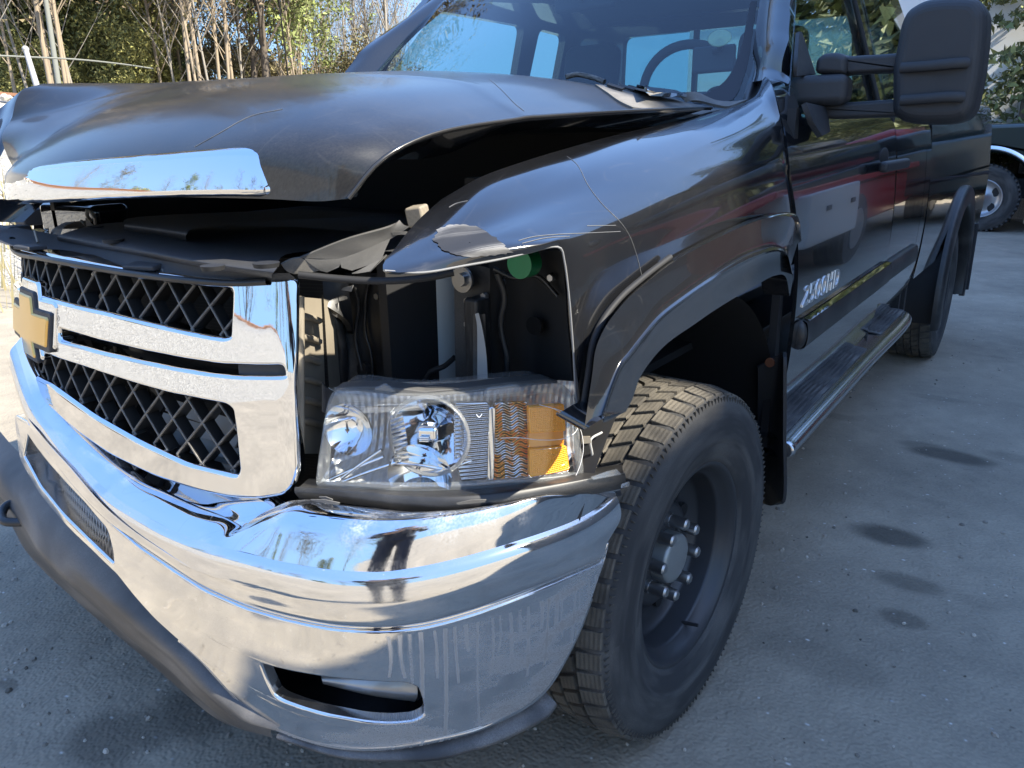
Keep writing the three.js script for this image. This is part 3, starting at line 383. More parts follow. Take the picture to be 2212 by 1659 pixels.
// top of the bumper: wing (outer) and centre, parted by the slanting step
{ const L = (u, v) => { const h = bumpPlan.hit(u, v); return bumpPlan.at(h.x, h.y + .012, -.012); };
  const N0 = L(466, 1207), N1 = Y(634, 1081, .756), notch = (t) => N0.clone().lerp(N1, t).add(V(0, .012 * Math.sin(t * 3.14), 0));
  const wingF = [N0, ...[[520, 1217], [560, 1228], [597, 1237], [714, 1256], [831, 1260], [948, 1241], [1065, 1210], [1182, 1172], [1280, 1130], [1338, 1082]].map(([u, v]) => L(u, v))];
  const wingB = [N1, Y(672, 1079, .762), Y(700, 1083, .762), Y(753, 1091, .76), Y(812, 1097, .758), Y(880, 1104, .757), Y(985, 1102, .755), Y(1075, 1092, .75), Y(1180, 1077, .746), Y(1270, 1064, .74), Y(1338, 1052, .735)];
  const rowW = (t, dy) => wingF.map((p, i) => (i ? p.clone().lerp(wingB[i], t).add(V(0, dy * (i < 2 ? .7 : i > 8 ? .45 : 1), 0)) : notch(t)));
  P('bumper_top', loft([wingF, rowW(.1, .016), rowW(.25, .034), rowW(.45, .036), rowW(.75, .02), wingB, wingB.map((p) => p.clone().add(V(-.01, -.03, -.03)))], 110, 36), M.chromeTop, bumper);
  const cF = [[20, 760], [60, 880], [110, 955], [161, 1020], [232, 1090], [290, 1128], [353, 1163], [410, 1188], [445, 1201]].map(([u, v]) => L(u, v)); const back = (k, dy, t) => [...cF.map((p, i) => p.clone().add(V((i > 6 ? (i - 6) * .02 : 0) * k, dy * (i > 7 ? .7 : 1), -k * .13))), notch(t)];
  P('bumper_top', [loft([back(0, 0, 0), back(.12, .013, .12), back(.26, .02, .24), back(.38, .02, .35), back(.44, .008, .42)], 90, 18), loft([back(.44, .008, .42), back(.6, .016, .56), back(.8, .034, .74)], 90, 10), loft([back(.8, .034, .74), back(.92, .037, .84), back(1.1, .03, .94), back(1.6, .0, 1)], 90, 12)], M.chromeTop, bumper);
}
// perforated insert of the centre opening
{ const pl = bumpPlan, sy = lowGrillePx.map(([u, v]) => pl.hit(u, v)), g = [], rg = []; const s0 = sy[0].x, s1 = sy[5].x, topAt = (s) => { for (let i = 0; i < 4; i++) if (s <= sy[i + 1].x) { const t = (s - sy[i].x) / (sy[i + 1].x - sy[i].x); return sy[i].y + (sy[i + 1].y - sy[i].y) * t; } return sy[4].y; };
  const back = -.055; P('insert_backing', grid([0, 1].map((t) => Array.from({ length: 30 }, (_, i) => { const s = s0 - .02 + (s1 - s0 + .04) * i / 29; return pl.at(s, topAt(s) + .02 - t * .13, back - .012); }))), M.black, bumper);
  const bars = []; for (let s = s0 - .1; s < s1 + .03; s += .0135) { const y = topAt(s); for (let k = 0; k < 2; k++) bars.push(tube([pl.at(s + (k ? .0 : 0), y + .02, back), pl.at(s + (k ? -1 : 1) * .035, y - .11, back - k * .002)], .0022, 1, 5)); }
  P('perforated_insert', bars, M.brightAlu, bumper); }
// fog lamp in its housing
{ const inset = {}, q = (u, v, l) => { const p = inset[l] ??= new Plan(bumpPts, (y) => bumpOff(y) + l), h = p.hit(u, v); return p.at(h.x, h.y); };
  P('fog_lamp_housing', [loft([[q(540, 1400, -.05), q(720, 1425, -.05), q(930, 1450, -.05)], [q(560, 1460, -.13), q(720, 1480, -.13), q(920, 1500, -.13)], [q(590, 1530, -.1), q(740, 1560, -.1), q(925, 1570, -.06)], [q(600, 1530, -.04), q(740, 1562, -.035), q(925, 1575, -.04)]], 20, 16), loft([[q(545, 1410, -.03), q(590, 1530, -.03)], [q(570, 1420, -.13), q(620, 1540, -.13)]], 8, 6), loft([[q(925, 1440, -.03), q(930, 1560, -.03)], [q(915, 1440, -.13), q(915, 1560, -.13)]], 8, 6)], M.black, bumper);
  const top = [q(690, 1440, -.07), q(800, 1452, -.06), q(900, 1462, -.05)], mid = [q(696, 1470, -.05), q(800, 1488, -.045), q(902, 1502, -.04)], low = [q(702, 1478, -.06), q(800, 1502, -.055), q(897, 1516, -.05)];
  P('fog_lamp', [loft([top, mid, low, low.map((p) => p.clone().add(V(0, 0, -.05)))], 20, 12)], M.fogSilver, bumper);
  P('fog_lens', loft([top.map((p) => p.clone().add(V(.004, 0, .008))), mid.map((p) => p.clone().add(V(.004, 0, .008)))], 16, 6), M.lens, bumper); }
// black air dam below the centre, with its tow hook
{ const in1 = [Y(-60, 930, .47), Y(0, 1010, .47), Y(36, 1040, .47), Y(90, 1110, .47), Y(150, 1180, .47), Y(235, 1270, .47), Y(310, 1345, .465), Y(400, 1430, .455), Y(470, 1505, .43), Y(540, 1560, .405), Y(595, 1578, .395)];
  const e1 = [Y(-60, 995, .425), Y(0, 1072, .425), Y(43, 1126, .425), Y(83, 1189, .425), Y(125, 1232, .425), Y(167, 1268, .424), Y(267, 1358, .42), Y(360, 1432, .41), Y(425, 1495, .39), Y(500, 1553, .375), Y(585, 1580, .385)];
  const e0 = e1.map((p, i) => p.clone().lerp(in1[i], .18).add(V(0, .006, 0))), e2 = e1.map((p) => p.clone().add(V(-.004, -.018, -.004)));
  const lo = [Y(-60, 1055, .3), Y(0, 1090, .29), Y(33, 1125, .27), Y(60, 1169, .24), Y(100, 1215, .22), Y(143, 1256, .21), Y(220, 1320, .205), Y(317, 1402, .21), Y(392, 1470, .225), Y(480, 1545, .27), Y(583, 1580, .355)];
  const dam = P('air_dam', [loft([in1.map((p) => p.clone().add(V(0, .03, -.05))), in1, e0, e1, e2], 90, 26), loft([e2, lo, lo.map((p) => p.clone().add(V(-.02, 0, -.07)))], 90, 14)], M.greyPlastic); dam.userData.label = 'grey-black plastic air dam under the bumper';
  P('dam_recess', loft([[Y(58, 1128, .405), Y(100, 1190, .4), Y(148, 1243, .4)], [Y(66, 1150, .34), Y(100, 1205, .325), Y(140, 1246, .33)]].map((r) => r.map((p) => p.add(V(.006, 0, .012)))), 16, 4), M.black, dam);
  P('tow_hook', tube([Y(50, 1112, .42), Y(38, 1085, .43), Y(14, 1092, .43), Y(4, 1110, .42), Y(10, 1126, .415), Y(42, 1128, .41), Y(80, 1124, .41)], .011, 40, 8), M.blackSteel); }
// lower trim that hangs below the outer bumper
{ const a = [[600, 1580], [737, 1616], [864, 1615], [937, 1603], [1010, 1586], [1065, 1564], [1118, 1537], [1165, 1518], [1190, 1503]].map(([u, v]) => { const h = bumpPlan.hit(u, v); return bumpPlan.at(h.x, h.y, -.035); });
  const b = [[600, 1588], [737, 1629], [864, 1636], [947, 1632], [1000, 1618], [1051, 1603], [1135, 1566], [1180, 1540], [1198, 1516]].map(([u, v]) => { const h = bumpPlan.hit(u, v); return bumpPlan.at(h.x, h.y, .004); });
  P('lower_trim', [loft([a, b, b.map((p) => p.clone().add(V(-.004, -.014, -.008))), b.map((p) => p.clone().add(V(-.03, -.05, -.05)))], 60, 16)], M.plasticDust).userData.label = 'loose grey lower bumper trim'; }

// ---- grille
const grPts = [[-.66, .55], [-.45, .66], [-.2, .775], [0, .822], [.2, .825], [.35, .805], [.48, .772], [.56, .742], [.6, .722], [.62, .69]], grOff = (y) => (0.93 - y) * .12 + .006 * Math.cos((y - .93) * 12), grPlan = new Plan(grPts, grOff);
const grOut = [[75, 551], [143, 564], [286, 590], [430, 607], [510, 610], [580, 610], [642, 604], [640, 640], [637, 780], [631, 822], [633, 886], [636, 960], [638, 1016], [628, 1048], [610, 1064], [560, 1072], [500, 1070], [433, 1056], [333, 1024], [233, 975], [167, 929], [108, 876]];
const holeTop = [[90, 558], [143, 570], [286, 594], [430, 611], [508, 616], [506, 680], [503, 733], [484, 739], [440, 732], [367, 716], [233, 683], [150, 664], [95, 648]];
const holeSlot = [[122, 702], [200, 725], [300, 749], [380, 765], [467, 779], [560, 783], [617, 782], [626, 820], [560, 821], [507, 820], [433, 811], [350, 796], [267, 778], [190, 759], [124, 741]];
const holeLow = [[100, 760], [117, 766], [200, 793], [290, 822], [360, 842], [417, 853], [490, 867], [508, 882], [516, 940], [523, 1020], [516, 1034], [500, 1033], [400, 1008], [300, 961], [200, 904], [117, 844], [108, 836]];
const grille = P('grille', panel(grPlan, grPlan.mirror(grOut), [grPlan.mirror(holeTop), holeSlot, grPlan.mirror(holeLow)], { r: .014, wall: .05, bevel: .006, sub: 3, holeWall: .03 }), M.chrome);
grille.userData.label = 'chrome twin-opening grille frame with lattice and gold emblem';
{ // lattice of slats behind the openings: leaning members set edge-on, in both directions
  const bars = (y0, y1, dir, step, slope, t) => { const g = []; const s0 = grPlan.hit(-30, 560).x, s1 = grPlan.hit(512, 700).x;
    for (let s = s0 - .5; s < s1 + .5; s += step) { const rows = [0, 1].map((dep) => Array.from({ length: 9 }, (_, i) => { const w = i / 8, y = y0 + (y1 - y0) * w, q = s + dir * slope * (y - y0); return [q, y, -.014 - dep * t]; })); const keep = rows[0].filter(([q]) => q > s0 - .06 && q < s1 + .012); if (keep.length < 2) continue;
      const i0 = rows[0].findIndex(([q]) => q > s0 - .06 && q < s1 + .012), sl = rows.map((r) => r.slice(i0, i0 + keep.length).map(([q, y, l]) => grPlan.at(q, y, l))); g.push([slab(sl, .003), tube(sl[0], .0021, 12, 5)]); }
    return g; };
  const yT = [grPlan.hit(430, 612).y + .01, grPlan.hit(367, 718).y - .01], yL = [grPlan.hit(360, 838).y + .02, grPlan.hit(400, 1012).y - .01];
  for (const [y1, y0] of [yT, yL]) { for (const g of bars(y0 - .02, y1 + .006, 1, .062, 1.0, .03)) { P('slat', g[0], M.slatBody, grille); P('slat_edge', g[1], M.slat, grille); } for (const g of bars(y0 - .02, y1 + .006, -1, .062, .72, .022)) { P('slat', g[0], M.slatBody, grille); P('slat_edge', g[1], M.slat, grille); } }
  // dark cores and bars behind the lower opening whose pale grey stands for sunlight
  P('condenser', loft([[V(-.6, 1.12, .42), V(0, 1.1, .62), V(.3, 1.1, .62), V(.5, 1.1, .56)], [V(-.6, .62, .44), V(0, .62, .64), V(.3, .62, .64), V(.5, .62, .58)]], 20, 4), M.core, grille);
  const deep = new Plan(grPts, (y) => grOff(y) - .07);
  for (let i = 0; i < 6; i++) { const h0 = deep.hit([372, 356, 352, 372, 400, 430][i], [862, 892, 922, 962, 1000, 1030][i]), h1 = deep.hit(522, 912 + i * 29), p0 = deep.at(h0.x, h0.y), p1 = deep.at(h1.x, h1.y); P('shutter_blade', slab([[p0, p1], [p0.clone().add(V(0, -.018, .014)), p1.clone().add(V(0, -.018, .014))]], .003), M.bladeGrey, grille); }
  P('upper_lip', tube([[-30, 520], [0, 532], [43, 547], [90, 557], [143, 567], [286, 591], [430, 608], [510, 612], [580, 609]].map(([u, v]) => { const h = grPlan.hit(u, v); return grPlan.at(h.x, h.y + .001, .004); }), .0055, 60, 8), M.plasticSemi, grille);
  P('filler', panel(grPlan, [[505, 788], [618, 787], [626, 813], [507, 813]], [], { lift: -.012, wall: .01, bevel: .002, r: .003 }), M.plastic, grille);
}
{ // emblem: cross-shaped badge, dark rim, chrome surround and gold face in front of the middle bars
  const E = [[20, 640], [22, 655], [40, 640], [70, 648], [110, 668]];
  const cross = (k, dx = 0, dy = 0) => [[-.155, .042], [-.052, .042], [-.064, .088], [.05, .088], [.062, .042], [.168, .042], [.152, -.042], [.052, -.042], [.066, -.088], [-.05, -.088], [-.062, -.042], [-.17, -.042]].map(([a, b]) => { const q = new THREE.Vector2(a * .66, b * .62); return new THREE.Vector2(q.x + Math.sign(q.x) * k + dx, q.y + Math.sign(q.y) * k + dy); });
  const c = grPlan.hit(66, 700), put = (l) => l.map((q) => q.add(c));
  const em = P('emblem', panel(grPlan, put(cross(.008)), [], { r: .005, lift: .007, wall: .01, bevel: .003, sub: 2 }), M.plastic, grille);
  const face = cross(-.001), fl = put(face);
  const ctr = fl.reduce((a, b) => a.add(b), new THREE.Vector2()).multiplyScalar(1 / fl.length);
  P('emblem_face', panel(grPlan, put(cross(-.002)), [], { r: .003, lift: .010, wall: .006, bevel: .004, sub: 2 }), M.gold, grille);
  P('emblem_surround', panel(grPlan, put(cross(.012, .004, .012)), [], { r: .006, lift: .003, wall: .02, bevel: .005, sub: 2 }), M.chrome, grille);
}
// ---- front end between grille and fender
P('radiator_cover', [
  loft([[X(-60, 500, -.3), Z(0, 524, .8), Z(143, 560, .79), Z(286, 586, .78), Z(430, 604, .755), X(560, 612, .54), X(640, 603, .6)], [Y(-60, 470, 1.1), Y(0, 485, 1.115), Y(127, 508, 1.12), Y(286, 545, 1.118), Y(430, 572, 1.112), Y(560, 590, 1.105), Y(625, 590, 1.105)]], 60, 6),
  loft([[Y(127, 524, 1.108), Y(280, 556, 1.105), Y(430, 582, 1.1), Y(587, 602, 1.095)], [Y(127, 509, 1.128), Y(280, 538, 1.126), Y(430, 566, 1.122), Y(590, 590, 1.115)], [Y(150, 500, 1.134), Y(290, 527, 1.132), Y(440, 555, 1.126), Y(596, 582, 1.12)], [Y(262, 480, 1.13), Y(420, 500, 1.13), Y(520, 520, 1.125), Y(640, 545, 1.12)], [V(.2, 1.12, .36), V(.35, 1.12, .36), V(.5, 1.12, .36), V(.62, 1.1, .4)]], 40, 24),
  loft([[Y(127, 524, 1.108), Y(133, 500, 1.13), Y(160, 480, 1.13)], [Y(110, 524, 1.08), Y(110, 500, 1.08), Y(130, 480, 1.08)]], 8, 4),
  loft([[Y(268, 502, 1.128), Y(340, 512, 1.128), Y(404, 522, 1.128)], [Y(269, 487, 1.15), Y(340, 496, 1.15), Y(404, 505, 1.15)], [Y(285, 470, 1.155), Y(350, 480, 1.155), Y(430, 490, 1.155)], [V(.15, 1.15, .3), V(.3, 1.15, .3), V(.45, 1.15, .3)]], 20, 14),
  bx(.055, .04, .05, ...Y(36, 506, 1.1).toArray(), .006), bx(.06, .045, .08, ...Y(72, 468, 1.1).toArray(), .006), bx(.07, .008, .035, ...Z(315, 574, .77).toArray(), .003, .1, .2, 0), bx(.06, .008, .035, ...Z(65, 534, .79).toArray(), .003),
], M.plasticPale).userData.label = 'black plastic cover behind the grille';
for (const [u, v, r] of [[245, 520, .018], [460, 578, .016], [575, 572, .018], [205, 492, .016]]) { const p = Y(u, v, 1.134); P('cover_hole', cyl(r, r * .9, .006, p.x, p.y, p.z), M.black); }
P('hood_latch', [tube([Y(206, 483, 1.12), Y(200, 462, 1.15), Y(190, 452, 1.16), Y(188, 462, 1.15), Y(196, 476, 1.13)], .004, 20, 6), tube([Y(175, 476, 1.13), Y(184, 486, 1.12)], .003, 4, 5), tube([Z(75, 499, .74), Z(82, 524, .76)], .0025, 4, 5), tube([Z(153, 424, .77), Z(150, 430, .77), Z(156, 436, .77)], .003, 6, 5)], M.tanMetal);
P('inner_structure', [loft([[X(-40, 430, -.42), X(60, 430, -.4), X(100, 432, -.38)], [X(-40, 480, -.45), X(20, 480, -.42), X(50, 480, -.4)]], 8, 6)], M.paint); P('inner_structure', bx(.3, .3, .1, -.62, 1.0, .4, .02), M.paint);
P('engine_bay', [bx(1.5, .02, 1.1, 0, .75, .0, 0), bx(1.3, .5, .02, 0, 1.05, -.3, 0), bx(.02, .45, .8, .66, 1.0, -.05, 0), bx(.02, .45, .9, -.68, 1.0, 0, 0), bx(.9, .2, .7, -.05, 1.0, .1, .05)], M.black);
// torn grey bracket on top and its tan block
{ const t = P('torn_bracket', [slab(loftRows([[X(648, 554, .615), X(745, 515, .66), X(838, 488, .695), X(862, 478, .70)], [X(690, 556, .63), X(768, 525, .665), X(836, 503, .69), X(872, 486, .707)], [X(735, 557, .646), X(790, 536, .67), X(842, 514, .69), X(886, 489, .715)]], 20, 8), .004),
    slab([[X(655, 556, .617), X(695, 557, .631), X(735, 558, .646)], [X(672, 570, .621), X(700, 572, .632), X(735, 568, .646)], [X(690, 581, .625), X(706, 586, .63), X(733, 577, .645)]], .004), slab([[X(735, 558, .646), X(790, 537, .67), X(842, 515, .69)], [X(735, 569, .646), X(780, 560, .665), X(833, 536, .687)], [X(737, 577, .646), X(760, 584, .655), X(823, 564, .684)]], .004)], M.bracket); t.userData.label = 'torn grey plastic bracket';
  P('scuffed_corner', slab(loftRows([[X(606, 569, .6), X(628, 558, .607), X(650, 554, .616)], [X(616, 582, .601), X(644, 573, .61), X(672, 568, .62)], [X(634, 588, .603), X(662, 587, .612), X(688, 582, .622)]], 14, 8), .004), M.dusty, t);
  P('torn_edge', slab([[X(760, 590, .66), X(790, 577, .672), X(822, 562, .684)], [X(772, 591, .664), X(800, 588, .68), X(836, 552, .69)]], .003), M.bracket, t); P('torn_edge', slab([[X(845, 500, .695), X(866, 499, .705), X(880, 500, .712)], [X(848, 507, .695), X(868, 506, .705), X(878, 508, .712)]], .003), M.bracket, t); }
P('tan_block', bx(.028, .03, .03, ...X(903, 466, .72).toArray(), .004, .1, .3, .1), M.tanMetal);
// headlight bay
P('bay_wall', [loft([[Z(745, 590, .48), Z(800, 590, .46), Z(862, 590, .46)], [Z(745, 700, .48), Z(800, 700, .46), Z(866, 720, .46)], [Z(735, 860, .5), Z(800, 862, .46), Z(872, 862, .46)]], 10, 10), loft([[Z(862, 585, .46), Z(896, 585, .36)], [Z(872, 865, .46), Z(900, 865, .36)]], 4, 4), slab(loftRows([[Z(637, 600, .56), Z(700, 600, .52), Z(750, 600, .49)], [Z(640, 625, .57), Z(735, 690, .52), Z(752, 720, .49)]], 8, 6), .01)], M.plasticSemi);
P('support_ridge', [tube([Z(650, 634, .53), Z(685, 655, .52), Z(718, 682, .51), Z(736, 740, .5), Z(738, 870, .5)], .012, 30, 8), tube([Z(798, 600, .47), Z(790, 650, .47), Z(790, 720, .47), Z(803, 770, .47), Z(805, 860, .47)], .003, 20, 6), cyl(.014, .014, .012, ...Z(787, 799, .475).toArray(), Math.PI / 2)], M.plasticSemi);
P('radiator_side', [loft([[X(634, 640, .57), X(690, 645, .5), X(742, 650, .45)], [X(640, 980, .57), X(700, 980, .5), X(748, 980, .45)]], 12, 10), ...[700, 745, 790, 835, 880, 925].map((v) => tube([X(646, v - 18, .565), X(672, v - 14, .535), X(690, v - 7, .51)], .006, 10, 6)), tube([X(648, 640, .57), X(650, 980, .57)], .007, 10, 6)], M.tanMetal).userData.label = 'dusty tan side of the radiator';
P('washer_tank', [at(new THREE.CylinderGeometry(.06, .065, .36, 28), ...Z(940, 715, .33).add(V(0, 0, 0)).toArray())], M.milk).userData.label = 'milky white washer fluid tank';
P('washer_nozzle', [cyl(.009, .009, .02, ...Z(911, 838, .43).toArray()), cyl(.014, .014, .005, ...Z(911, 846, .43).toArray())], M.white);
P('bay_panel', [loft([[Z(980, 575, .42), Z(1040, 575, .41), Z(1058, 580, .41)], [Z(985, 865, .42), Z(1042, 865, .41), Z(1062, 865, .41)]], 8, 8), loft([[Z(1022, 680, .46), Z(1048, 678, .45)], [Z(1022, 840, .46), Z(1052, 840, .45)]], 6, 6), bx(.03, .2, .04, ...Z(1034, 765, .43).toArray(), .006), cyl(.012, .012, .01, ...Z(1140, 820, .4).toArray(), Math.PI / 2)], M.plasticSemi);
P('bay_panel_edge', loft([[Z(1034, 676, .462), Z(1040, 700, .462), Z(1050, 760, .462), Z(1054, 830, .46)], [Z(1026, 678, .462), Z(1030, 700, .462), Z(1031, 760, .462), Z(1031, 834, .46)]], 12, 4), M.bladeGrey);
P('inner_fender', [loft([[Z(1055, 560, .4), Z(1130, 545, .36), Z(1215, 540, .36)], [Z(1060, 720, .4), Z(1140, 720, .34), Z(1228, 720, .36)], [Z(1060, 880, .4), Z(1140, 880, .34), Z(1245, 900, .38)]], 14, 14)], M.black);
P('bay_bolt', [[752, 612, .49], [815, 640, .46], [760, 840, .49], [1010, 650, .43], [1010, 700, .43], [1046, 640, .42], [1084, 610, .39], [1190, 600, .37]].map(([u, v, z]) => at(new THREE.CylinderGeometry(.006, .007, .008, 6), ...Z(u, v, z).toArray(), Math.PI / 2)), M.steel).userData.kind = 'stuff';
for (const [u, v, z, w, h] of [[716, 660, .525, 16, 26], [742, 622, .51, 22, 8]]) P('scrape', slab([[Z(u, v, z), Z(u + w, v - 6, z)], [Z(u - 4, v + h * .6, z + .002), Z(u + w * .8, v + h, z + .002)]], .001), M.bladeGrey);
P('wiring', [tube([Z(1075, 590, .41), Z(1090, 640, .4), Z(1082, 700, .4), Z(1095, 780, .4), Z(1088, 860, .4)], .006, 30, 8), tube([Z(1066, 580, .42), Z(1110, 600, .4), Z(1160, 596, .38), Z(1205, 640, .37)], .004, 24, 6), tube([Z(760, 596, .5), Z(775, 660, .48), Z(768, 730, .48), Z(782, 800, .48)], .004, 24, 6)], M.plasticSemi).userData.kind = 'stuff';
P('inner_hole', cyl(.016, .016, .006, ...Z(1155, 703, .365).toArray(), Math.PI / 2), std({ color: lin(.002, .002, .002), roughness: 1 }));
P('green_cap', cyl(.024, .024, .03, ...Z(1133, 568, .41).toArray(), Math.PI / 2), M.green);
P('bay_washer', [at(new THREE.CylinderGeometry(.022, .022, .005, 28), ...Z(999, 604, .435).toArray(), Math.PI / 2, .1, 0), at(new THREE.CylinderGeometry(.011, .012, .014, 6), ...Z(999, 604, .444).toArray(), Math.PI / 2, .1, 0)], M.steel);
P('release_cable', [tube([X(645, 593, .62), X(720, 601, .66), X(790, 606, .7), X(860, 606, .74), X(940, 597, .78), X(980, 588, .8)], .0055, 40, 8), tube([Z(915, 828, .43), Z(930, 803, .43), Z(958, 792, .42), Z(982, 772, .42)], .005, 24, 8)], M.black);

// ---- headlight, hanging out of its bay
const hlPlan = new Plan([[.56, .73], [.63, .705], [.72, .662], [.8, .603], [.86, .54], [.905, .475], [.935, .40], [.945, .36]], (y) => .008 - (y - .82) * .12);
const hlOut = [[711, 872], [722, 852], [760, 851], [850, 862], [919, 864], [1043, 852], [1120, 842], [1193, 835], [1222, 840], [1240, 862], [1250, 930], [1258, 1000], [1262, 1038], [1230, 1040], [1143, 1047], [1060, 1055], [976, 1061], [843, 1061], [684, 1054], [690, 1000], [700, 930]];
const hl = P('headlight', panel(hlPlan, hlOut, [[[722, 862], [850, 870], [919, 871], [1043, 860], [1193, 843], [1232, 857], [1250, 1000], [1254, 1030], [1143, 1040], [976, 1054], [843, 1055], [696, 1048], [706, 930]]], { r: .012, wall: .08, bevel: .006, sub: 2, holeWall: .004, lift: -.002 }), M.lensRim);
hl.userData.label = 'displaced clear headlight unit with amber reflectors, cracked lens';
{ const q = (u, v, l) => { const h = hlPlan.hit(u, v); return hlPlan.at(h.x, h.y, l); };
  P('lens', panel(hlPlan, hlOut.map(([u, v]) => [u * .985 + 14, v * .985 + 14]), [], { r: .012, wall: .004, bevel: .002, sub: 2, lift: .004 }), M.lens, hl);
  // back shell and reflectors
  P('housing', [loft([[q(690, 850, -.03), q(830, 852, -.06), q(980, 852, -.07), q(1120, 838, -.06), q(1260, 830, -.02)], [q(690, 900, -.07), q(830, 900, -.12), q(980, 900, -.13), q(1120, 890, -.10), q(1265, 900, -.03)], [q(680, 1010, -.07), q(830, 1010, -.12), q(980, 1010, -.13), q(1120, 1000, -.10), q(1268, 1000, -.03)], [q(676, 1060, -.02), q(840, 1068, -.03), q(980, 1068, -.03), q(1140, 1054, -.03), q(1268, 1046, -.01)]], 30, 24)], M.silverDull, hl);
  const bowl = (u, v, r, dep, name, mat, sq = 1) => { const c = q(u, v, -.012), h = hlPlan.hit(u, v), n = hlPlan.normal(h.x, h.y); n.lerp(V(.25, 0, 1), .5).normalize(); const g = new THREE.LatheGeometry(Array.from({ length: 18 }, (_, i) => new THREE.Vector2(r * Math.sqrt(i / 17) + .002, -dep + dep * i / 17)), 48); g.scale(sq, 1, 1); g.applyQuaternion(new THREE.Quaternion().setFromUnitVectors(V(0, 1, 0), n)); g.translate(c.x, c.y, c.z); return P(name, g, mat, hl); };
  bowl(925, 950, .062, .06, 'reflector_bowl', M.silver); bowl(745, 935, .04, .03, 'reflector', M.silver); bowl(905, 1035, .05, .04, 'reflector', M.silver);
  const ring = (u, v, r0, r1, mat, name, lift = -.01) => { const c = q(u, v, lift), h = hlPlan.hit(u, v), n = hlPlan.normal(h.x, h.y).lerp(V(.25, 0, 1), .5).normalize(); const g = new THREE.TorusGeometry(r0, r1, 10, 60); g.applyQuaternion(new THREE.Quaternion().setFromUnitVectors(V(0, 0, 1), n)); g.translate(c.x, c.y, c.z); P(name, g, mat, hl); };
  ring(925, 950, .063, .0035, M.silverDull, 'bezel', -.014);
  P('ribbed_liner', loft([[q(838, 892, -.012), q(842, 950, -.014), q(850, 1006, -.012)], [q(858, 888, -.03), q(870, 950, -.034), q(878, 1012, -.03)]], 30, 6), M.silverRib, hl);
  P('bulb_shield', [bx(.034, .026, .03, ...q(925, 948, -.03).toArray(), .008, 0, .5, 0), ...[0, 1, 2].map((i) => bx(.015, .002, .004, ...q(915, 951 + i * 4, -.012).toArray(), .0005, 0, .5, 0))], M.silver, hl);
  P('socket', [cyl(.009, .009, .03, ...q(963, 950, -.04).toArray(), Math.PI / 2, 0, 0), tube([q(948, 970, -.03), q(952, 990, -.03), q(942, 996, -.03), q(940, 985, -.03)], .003, 12, 6)], M.black, hl);
  const quad = (name, px, mat, l, w) => P(name, panel(hlPlan, px, [], { r: .003, lift: l, wall: w ?? .01, bevel: .002, sub: 2 }), mat, hl);
  quad('amber_reflector', [[1148, 884], [1222, 877], [1226, 932], [1150, 938]], M.amber, -.006); quad('amber_reflector', [[1150, 975], [1228, 968], [1234, 1017], [1150, 1032]], M.amber, -.006);
  quad('amber_band', [[1152, 942], [1225, 935], [1227, 964], [1152, 971]], M.amberDim, -.012);
  quad('turn_reflector', [[1076, 880], [1150, 878], [1150, 1040], [1066, 1048]], M.amberSilver, -.02, .004); quad('side_reflector', [[985, 882], [1060, 880], [1056, 1046], [1000, 1050], [985, 1000]], M.fluted, -.02, .004);
  quad('divider', [[1062, 886], [1072, 886], [1068, 1042], [1058, 1043]], M.silverRib, -.01);
  for (const [a, b, c, d] of [[726, 1045, 815, 985], [730, 1052, 852, 1012], [852, 1012, 960, 1028], [960, 1028, 1060, 998], [700, 1048, 820, 1000]]) P('facet', tube([q(a, b, -.02), q((a + c) / 2, (b + d) / 2 - 2, -.022), q(c, d, -.025)], .003, 10, 6), M.silver, hl);
  quad('top_seal', [[716, 846], [770, 848], [860, 858], [919, 860], [1043, 849], [1193, 831], [1215, 830], [1195, 825], [1110, 833], [1000, 846], [915, 853], [830, 843], [760, 843]], M.bracket, -.012, .03);
  quad('broken_tab', [[805, 846], [829, 835], [850, 851]], M.lensRim, -.01, .004); quad('lens_chip', [[1047, 852], [1130, 840], [1112, 830], [1052, 838]], M.lensRim, .006, .004); quad('lens_chip', [[1236, 855], [1250, 853], [1257, 895], [1247, 906]], M.lensRim, .004, .004); quad('lens_chip', [[716, 876], [920, 872], [918, 882], [718, 890]], M.lensRim, .005, .002);
  const crack = [[[1193, 880], [1218, 890], [1236, 908], [1245, 912], [1240, 930], [1215, 945], [1165, 948], [1118, 943], [1080, 944]], [[1162, 872], [1195, 882], [1222, 900], [1244, 914], [1256, 960], [1250, 1000], [1236, 1034]], [[1028, 893], [1034, 899], [1040, 892]]];
  for (const c of crack) P('crack', tube(c.map(([u, v]) => q(u, v, .005)), .0005, 40, 5), M.crackWhite, hl);
  P('side_clip', [slab([[q(678, 838, -.03), q(688, 850, -.03), q(712, 855, -.02)], [q(678, 902, -.03), q(690, 905, -.03), q(703, 880, -.02)]], .003)], M.plasticSemi, hl);
  P('wire', [tube([X(1300, 934, .95), X(1276, 950, .945), X(1279, 980, .945), X(1281, 1010, .94), X(1280, 1035, .94)], .0022, 24, 5)], M.bladeGrey, hl);
  P('lens_shard', [slab([[q(1258, 942, .0), q(1266, 938, .01)], [q(1256, 958, 0), q(1268, 952, .01)]], .003)], M.tanMetal, hl);
}
